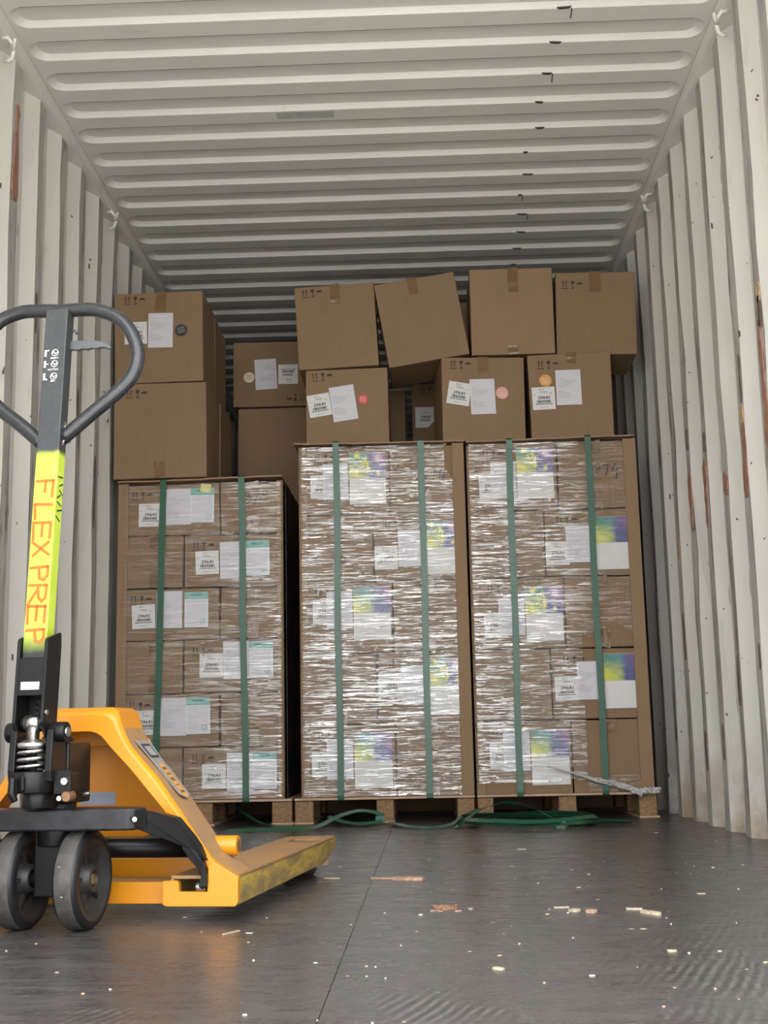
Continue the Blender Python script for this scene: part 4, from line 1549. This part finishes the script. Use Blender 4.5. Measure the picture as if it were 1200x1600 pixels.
for k, w in ((-0.002, 0.007), (0.012, 0.005), (0.026, 0.009), (0.041, 0.003), (0.057, 0.007)):
    de.rect(k - w / 2, -0.010, k + w / 2, -0.002, 2, 2)
    de.rect(k - w / 2, 0.002, k + w / 2, 0.009, 2, 2)
dec = link('leg_decal', de.mesh('leg_decal', fix=False, weld=False), jack)
xa = dd
ya_ = nn.cross(dd)
base = Vector((0.148, 0.178, 0.2815)) + nn * 0.0018
dec.matrix_basis = Matrix(((xa.x, ya_.x, nn.x, base.x), (xa.y, ya_.y, nn.y, base.y), (xa.z, ya_.z, nn.z, base.z), (0, 0, 0, 1)))

# pump and steering bracket (turned with the wheels)
mb = MB('jack_black')
mb.box(-0.044, 0.046, -0.040, 0.060, 0.228, 0.340, 0, S)
mb.cyl(S @ Vector((0, 0.01, 0.330)), S @ Vector((0, 0.01, 0.352)), 0.030, 24)
mb.build('pump_body', jack, bev=0.004)
mb = MB('jack_black')
cup = [(0.038 * cos(a), -0.075 + 0.050 * sin(a)) for a in [pi + k * pi / 14 for k in range(15)]]
mb.prism(cup + [(0.038, -0.03), (-0.038, -0.03)], 0.250, 0.288, 'z', 0, S, smooth=True)
mb.prism([(0.030 * cos(a), -0.06 + 0.040 * sin(a)) for a in [2 * pi * k / 20 for k in range(20)]], 0.222, 0.253, 'z', 0, S, smooth=True)
for sg in (1, -1):
    a, b = sorted((sg * 0.029, sg * 0.042))
    mb.prism([(-0.105, 0.270), (-0.108, 0.290), (-0.100, 0.362), (-0.088, 0.374), (-0.066, 0.374), (-0.052, 0.362), (-0.03, 0.29), (-0.03, 0.26)], a, b, 'x', 0, S)
    mb.cyl(S @ Vector((sg * 0.030, -0.076, 0.358)), S @ Vector((sg * 0.058, -0.076, 0.358)), 0.0185, 24)
mb.box(-0.004, 0.002, -0.131, -0.12, 0.255, 0.280, 0, S)
mb.tube([S @ Vector(p) for p in ((-0.022, -0.126, 0.278), (-0.022, -0.128, 0.25), (-0.016, -0.125, 0.236))], [0.007, 0.008, 0.006], 8)
mb.cyl(S @ Vector((-0.0255, -0.088, 0.375)), S @ Vector((0.0225, -0.088, 0.375)), 0.0112, 20)
br = mb.build('steering_bracket', jack, bev=0.002)
for sg in (1, -1):
    mb = MB('steel')
    mb.cyl(S @ Vector((sg * 0.056, -0.076, 0.358)), S @ Vector((sg * 0.0605, -0.076, 0.358)), 0.0095, 18)
    mb.build('pivot_pin', br)
mb = MB('steel')
C0 = Vector((-0.003, -0.088, 0))
mb.tube([S @ (C0 + Vector((0.0255 * cos(a), 0.0255 * sin(a), 0.288 + 0.0128 * a / (2 * pi)))) for a in [k * 2 * pi / 20 for k in range(66)]], 0.0034, 8)
mb.build('spring', jack)
mb = MB('steel')
mb.lathe([(0.284, 0.0085), (0.330, 0.0085), (0.3295, 0.0275), (0.3385, 0.0285), (0.341, 0.023), (0.345, 0.017), (0.346, 0.0115), (0.366, 0.0115)], 'z', tuple(S @ C0), 28)
mb.cyl(S @ (C0 + Vector((-0.0145, 0, 0.375))), S @ (C0 + Vector((0.0145, 0, 0.375))), 0.0140, 24)
mb.build('pump_piston', jack)
mb = MB('jack_black', 'steel', 'bronze')
mb.box(0.043, 0.062, -0.085, -0.030, 0.250, 0.284, 0, S)
mb.box(0.040, 0.072, -0.090, -0.084, 0.247, 0.290, 0, S)
mb.cyl(S @ Vector((0.062, -0.095, 0.270)), S @ Vector((0.062, -0.088, 0.270)), 0.0075, 16, 1)
mb.cyl(S @ Vector((0.054, -0.097, 0.240)), S @ Vector((0.054, -0.085, 0.240)), 0.0058, 12, 1)
mb.cyl(S @ Vector((0.066, -0.094, 0.243)), S @ Vector((0.066, -0.070, 0.243)), 0.010, 14, 2)
mb.cyl(S @ Vector((0.082, -0.06, 0.245)), S @ Vector((0.098, -0.06, 0.247)), 0.0045, 10, 1)
mb.build('release_valve', jack, bev=0.001, seg=1)

# handle, in its own leaning frame: z = 0 at the pivot
def hcoord(z_):
    return z_ - 0.372


mb = MB('jack_black')
mb.prism([(-0.030, 0.0), (-0.030, 0.150), (-0.026, 0.156), (0.026, 0.174), (0.030, 0.150), (0.030, -0.02), (0.0, -0.026), (-0.014, -0.02)], -0.0300, -0.0240, 'x', 0)
mb.prism([(-0.030, 0.0), (-0.030, 0.150), (-0.026, 0.156), (0.026, 0.174), (0.030, 0.150), (0.030, -0.02), (0.0, -0.026), (-0.014, -0.02)], 0.0240, 0.0300, 'x', 0)
mb.box(-0.0245, 0.0245, -0.028, -0.0225, 0.050, 0.120)
mb.box(-0.0245, 0.0245, 0.022, 0.028, -0.010, 0.150)
hb = mb.build('handle_bracket', jack, bev=0.001, seg=1)
hb.matrix_basis = HT
mb = MB('steel')
mb.cyl((0.029, -0.018, 0.020), (0.0325, -0.018, 0.020), 0.0052, 12)
mb.build('bracket_pin', hb)
st = Art('sticker_white', 'print_grey')
st.sheet(0.036, 0.014)
st.lines(-0.016, 0.012, 0.0, 0.003, 1, 1, 9)
link('bracket_sticker', st.mesh('bracket_sticker', fix=False, weld=False), hb, (0.0, -0.0282, 0.068), (pi / 2, 0, 0))
mb = MB('jack_black')
mb.tube([(0.012 + 0.005 * cos(a), -0.012 + 0.005 * sin(a), 0.01 + 0.05 * a / 30) for a in [k * 0.5 for k in range(60)]], 0.0013, 6)
mb.build('return_spring', hb)

ZT = 0.816
mb2 = MB('handle_column_paint')
mb2.box(-0.0232, 0.0232, -0.0215, 0.0095, 0.10 + 0.372, ZT + 0.372)
hc = mb2.build('handle_column', jack, bev=0.002, seg=2)
hc.matrix_basis = HT @ Matrix.Translation((0, 0, -0.372))


# lettering painted by hand, top to bottom, each letter turned a quarter to the right
def letters(word):
    G = {'F': [[(0, 0), (0, 1)], [(0, 1), (0.72, 0.95)], [(0, 0.55), (0.5, 0.52)]],
         'L': [[(0.05, 1), (0, 0)], [(0, 0), (0.75, 0.06)]],
         'E': [[(0.02, 1), (0, 0)], [(0, 1), (0.68, 0.98)], [(0, 0.52), (0.6, 0.5)], [(0, 0), (0.72, 0.03)]],
         'X': [[(0, 0.95), (0.68, 0.08)], [(0.66, 1), (0.0, 0.0)]],
         'P': [[(0.05, 0), (0.0, 1)], [(0, 1), (0.45, 1.0), (0.66, 0.8), (0.58, 0.55), (0.02, 0.48)]],
         'R': [[(0.0, 0), (0.02, 1)], [(0.02, 1), (0.5, 0.96), (0.64, 0.76), (0.5, 0.56), (0.02, 0.5)], [(0.16, 0.5), (0.75, -0.02)]]}
    a = Art('letter_orange')
    rows = ([('F', 0.832, 0.800), ('L', 0.786, 0.758), ('E', 0.750, 0.717), ('X', 0.712, 0.684)], [('P', 0.664, 0.636), ('R', 0.629, 0.594), ('E', 0.589, 0.556), ('P', 0.545, 0.518)])[word]
    for ch, zt, zb_ in rows:
        L = zt - zb_
        for s_ in G[ch]:
            # letter's right -> down the column; letter's up -> the reader's right on the column
            pts = [(-0.0180 + 0.035 * v, zt - L * u / 0.72) for (u, v) in s_]
            a.stroke(pts, 0.0056, 0, 0)
    return a.mesh('flex_prep_lettering', fix=False, weld=False)


FT = Matrix.Translation((0, -0.0218, 0)) @ Matrix.Rotation(pi / 2, 4, 'X')
for word in (0, 1):
    o = link('painted_lettering', letters(word), hc)
    o.matrix_basis = FT
    tag(o, kind='stuff')
sp_ = Art('print_black')
rd = random.Random(4)
for k in range(7):
    zc = 0.765 + 0.012 * k + rd.uniform(-0.004, 0.004)
    sp_.stroke([(rd.uniform(-0.012, 0.0), zc), (rd.uniform(0.0, 0.014), zc + rd.uniform(-0.01, 0.01))], 0.003, 0, 0)
o = link('marker_scribble', sp_.mesh('marker_scribble', fix=False, weld=False), hc)
o.matrix_basis = Matrix.Translation((0.0234, -0.006, 0)) @ Matrix.Rotation(pi / 2, 4, 'Z') @ Matrix.Rotation(pi / 2, 4, 'X')
# white lever-position decals
de = Art('sticker_white', 'handle_grey')
for k, zc in enumerate((1.094, 1.071, 1.045)):
    de.rect(-0.0195, zc - 0.007, -0.0152, zc + 0.007, 0, 0)
    de.stroke([(-0.016, zc + (0.004, 0.0, -0.004)[k]), (-0.011, zc + (0.006, 0.0, -0.007)[k])], 0.0022, 0, 0)
    de.ring(0.0025, zc, 0.0075, 0.0012, 0, 0, 8)
    de.stroke([(-0.004, zc - 0.002), (0.000, zc + 0.003), (0.003, zc - 0.003), (0.008, zc + 0.001)], 0.0018, 0, 1)
de.lines(-0.006, 0.010, 1.0815, 0.0028, 0, 1, 2)
de.text('NEUTRAL', 0.001, 1.0590, 0.0036, 0, 1, width=0.022)
de.lines(-0.003, 0.006, 1.0335, 0.0030, 0, 1, 4)
o = link('lever_decal', de.mesh('lever_decal', fix=False, weld=False), hc)
o.matrix_basis = FT

# loop handle
LP = []
zc = lambda z_: z_ - 0.372


right = [(0.0, 0, zc(1.192)), (0.04, 0, zc(1.1915)), (0.076, 0, zc(1.187)), (0.120, 0, zc(1.167)), (0.149, 0, zc(1.134)), (0.165, 0, zc(1.090)),
         (0.159, 0, zc(1.048)), (0.134, 0, zc(1.016)), (0.082, 0, zc(0.974)), (0.018, 0, zc(0.922))]
left = [(-0.022, 0, zc(0.914)), (-0.073, 0, zc(0.958)), (-0.122, 0, zc(0.997)), (-0.155, 0, zc(1.036)), (-0.172, 0, zc(1.085)), (-0.164, 0, zc(1.140)), (-0.134, 0, zc(1.180)),
        (-0.090, 0, zc(1.1965)), (-0.044, 0, zc(1.196))]
loop = smooth(left + right, 6)
mb = MB('handle_grey')
mb.tube(loop, 0.0138, 16)
lo = mb.build('loop_grip', jack)
lo.matrix_basis = HT
mb = MB('steel')
mb.tube([(0.0235, -0.004, zc(0.955)), (0.027, -0.006, zc(0.935)), (0.024, -0.008, zc(0.905))], [0.003, 0.0045, 0.002], 8)
wl_ = mb.build('weld_bead', lo)
# control lever
mb = MB('lever_grey')
top_ = [(0.018, 0.010), (0.045, 0.010), (0.070, 0.008), (0.090, 0.004), (0.104, -0.004), (0.110, -0.010)]
bot_ = [(0.106, -0.013), (0.096, -0.009), (0.086, -0.008), (0.076, -0.010), (0.068, -0.008), (0.058, -0.010), (0.048, -0.008), (0.038, -0.010), (0.028, -0.008), (0.018, -0.009)]
mb.prism([(x, zc(1.116) + z_) for x, z_ in top_ + bot_], 0.000, 0.009, 'y')
lv = mb.build('control_lever', jack, bev=0.001, seg=1)
lv.matrix_basis = HT
mb = MB('lever_grey')
mb.tube([(0.020, 0.004, zc(1.150)), (0.030, 0.003, zc(1.148)), (0.034, 0.003, zc(1.142))], 0.003, 8)
tl = mb.build('lever_stop', jack)
tl.matrix_basis = HT


# ------------------------------------------------------------------ loose strapping and litter on the floor
mb = MB('green_strap_loose')
coil = []
for k in range(0, 76):
    a = k * 2 * pi / 24 + 2.6
    rad = 1 + 0.05 * sin(k * 0.7)
    coil.append((0.535 + 0.245 * rad * cos(a) + 0.02 * sin(k * 0.31), 4.985 + 0.225 * rad * sin(a), 0.014 + 0.006 * (k / 24) + 0.005 * abs(sin(k * 0.5))))
mb.ribbon(coil, 0.024, 0.0011, [(0.55 * cos(k * 2 * pi / 24 + 2.6), 0.55 * sin(k * 2 * pi / 24 + 2.6), 0.9) for k in range(76)])
arch = smooth([(0.25, 4.90, 0.004), (0.34, 5.10, 0.05), (0.44, 5.20, 0.074), (0.54, 5.12, 0.066), (0.61, 4.94, 0.032), (0.655, 4.80, 0.016)])
mb.ribbon(arch, 0.022, 0.0011, (0.15, 0.5, 0.85))
mb.ribbon(smooth([(0.66, 4.80, 0.010), (0.78, 4.86, 0.016), (0.90, 4.93, 0.010), (0.74, 4.97, 0.018), (0.62, 4.92, 0.022)]), 0.022, 0.0011, (0.1, 0.5, 0.85))
mb.box(0.610, 0.645, 4.775, 4.800, 0.001, 0.030)
tag(mb.build('strap_coil'), 'tangled coil of loose green strapping on floor before right pallet', 'strap')
mb = MB('green_strap_loose')
mb.ribbon(smooth([(-0.62, 4.96, 0.004), (-0.48, 4.90, 0.010), (-0.36, 4.86, 0.013), (-0.27, 4.92, 0.016), (-0.20, 5.10, 0.042), (-0.13, 5.20, 0.056), (-0.07, 5.24, 0.048), (-0.03, 5.22, 0.034)]), 0.024, 0.0011, (0.0, -0.5, 0.85))
mb.box(-0.06, -0.022, 5.19, 5.22, 0.012, 0.034)
mb.ribbon(smooth([(-0.25, 5.22, 0.035), (-0.18, 5.16, 0.016), (-0.10, 5.10, 0.012), (-0.03, 5.12, 0.02)]), 0.02, 0.0011, (0.0, -0.5, 0.85))
tag(mb.build('loose_strap'), 'loose green strap lying on floor in front of the middle pallet left block', 'strap')
mb = MB('green_strap_loose')
mb.ribbon(smooth([(0.00, 5.20, 0.012), (0.02, 5.05, 0.014), (0.08, 4.95, 0.008), (0.16, 4.90, 0.006), (0.24, 4.96, 0.014), (0.29, 5.10, 0.035), (0.36, 5.22, 0.055)]), 0.022, 0.0011, (0.0, -0.4, 0.9))
tag(mb.build('loose_strap'), 'loose green strap end lying between the middle pallet and strap coil', 'strap')
mb = MB('green_strap_loose')
mb.ribbon(smooth([(-0.72, 5.60, 0.065), (-0.66, 5.50, 0.066), (-0.60, 5.38, 0.04), (-0.52, 5.26, 0.012), (-0.44, 5.18, 0.006)]), 0.022, 0.0011, (0.3, -0.3, 0.9))
tag(mb.build('loose_strap'), 'loose dark strap end poking out from beneath the left pallet', 'strap')


def chip(label, x, y, L, w, h, rot, mat='wood_pale', cat='wood chip', seed=0, name='wood_chip'):
    rd_ = random.Random(seed)
    mbx = MB(mat)
    n = 7
    top, bot = [], []
    for i in range(n + 1):
        f = i / n
        ww = w / 2 * (0.35 + 0.65 * sin(pi * min(1, 0.15 + f * 0.8))) * rd_.uniform(0.75, 1.1)
        top.append((L * (f - 0.5), ww))
        bot.append((L * (f - 0.5), -ww * rd_.uniform(0.7, 1.0)))
    mbx.prism(top + bot[::-1], 0.0002, h, 'z')
    o_ = mbx.build(name, None, (x, y, 0), (0, 0, rot))
    tag(o_, label, cat)
    return o_


def crumbs(label, x, y, n, spread, mat, seed, cat='debris'):
    rd_ = random.Random(seed)
    mbx = MB(mat, 'wood_splinter')
    for k in range(n):
        cx, cy = x + rd_.gauss(0, spread), y + rd_.gauss(0, spread * 1.3)
        s_ = rd_.uniform(0.003, 0.009)
        pts = [(cx + s_ * rd_.uniform(0.5, 1.2) * cos(a), cy + s_ * rd_.uniform(0.5, 1.2) * sin(a)) for a in [2 * pi * q / 5 for q in range(5)]]
        mbx.prism(pts, 0.0, rd_.uniform(0.001, 0.003), 'z', rd_.choice((0, 0, 1)))
    o_ = mbx.build('floor_crumbs')
    tag(o_, label, cat, None, 'stuff')


chip('long pale wood splinter on the floor near its centre seam', 0.098, 3.165, 0.075, 0.042, 0.007, -0.35, 'wood_splinter', 'splinter', 1, 'wood_splinter')
chip('thin needle-like sliver pointing left from the long splinter', 0.040, 3.195, 0.07, 0.010, 0.004, -0.3, 'wood_splinter', 'splinter', 2, 'wood_splinter')
chip('curved pale wood chip, larger of the right pair on floor', 0.560, 2.500, 0.050, 0.016, 0.006, -1.0, 'wood_pale', 'wood chip', 3)
chip('straight thin pale chip just left of the curved pale chip', 0.540, 2.565, 0.030, 0.010, 0.004, -0.2, 'wood_pale', 'wood chip', 4)
chip('thin pale sliver left of the pinkish chip pair on floor', 0.405, 2.610, 0.030, 0.008, 0.003, 0.1, 'wood_pale', 'wood chip', 5)
chip('small pale chip in the middle of the floor chip row', 0.425, 2.555, 0.022, 0.018, 0.005, 0.5, 'wood_pale', 'wood chip', 6)
chip('pinkish wood chip at right of the middle chip row', 0.455, 2.535, 0.020, 0.024, 0.006, 0.9, 'wood_splinter', 'wood chip', 7)
chip('bright chip lying alone near the right wall side', 0.716, 2.795, 0.018, 0.008, 0.002, 0, 'wood_pale', 'wood chip', 8)
chip('small flat chip on floor before the strap coil', 0.425, 3.950, 0.028, 0.020, 0.003, -0.1, 'wood_pale', 'wood chip', 9)
chip('pale chip at lower centre of the floor', 0.245, 1.945, 0.018, 0.012, 0.003, -0.7, 'wood_pale', 'wood chip', 10)
chip('pale oval chip at lower right of the floor', 0.520, 2.075, 0.014, 0.014, 0.003, 0.2, 'wood_pale', 'wood chip', 11)
chip('white flake close to the tip of the jack fork', -0.09, 3.23, 0.04, 0.022, 0.002, -0.2, 'wood_pale', 'wood chip', 12)
chip('pale sliver on the floor right beside jack heel', -0.205, 2.35, 0.05, 0.006, 0.002, 1.1, 'wood_pale', 'wood chip', 13)
crumbs('scatter of brown crumbs on floor right of the centre seam', 0.178, 2.63, 26, 0.020, 'crumb_brown', 5)
# fine pale specks all over the floor, too small to count
rd = random.Random(99)
mb = MB('wood_pale', 'paper_white', 'wood_splinter')
for k in range(200):
    x, y = rd.uniform(-0.65, 1.12), 1.55 + 3.5 * rd.random() ** 1.3
    s_ = rd.uniform(0.0008, 0.0026) * (1 if rd.random() < 0.9 else 1.8)
    e = rd.uniform(1, 2.2)
    pts = [(x + s_ * e * rd.uniform(0.6, 1.1) * cos(a), y + s_ * rd.uniform(0.6, 1.1) * sin(a)) for a in [2 * pi * q / 5 for q in range(5)]]
    mb.prism(pts, 0.0, rd.uniform(0.0006, 0.002), 'z', rd.choice((0, 1, 2)))
tag(mb.build('floor_specks', weld=False), 'fine pale specks and wood crumbs scattered over the dark floor', 'debris', None, 'stuff')
bpy.context.view_layer.update()
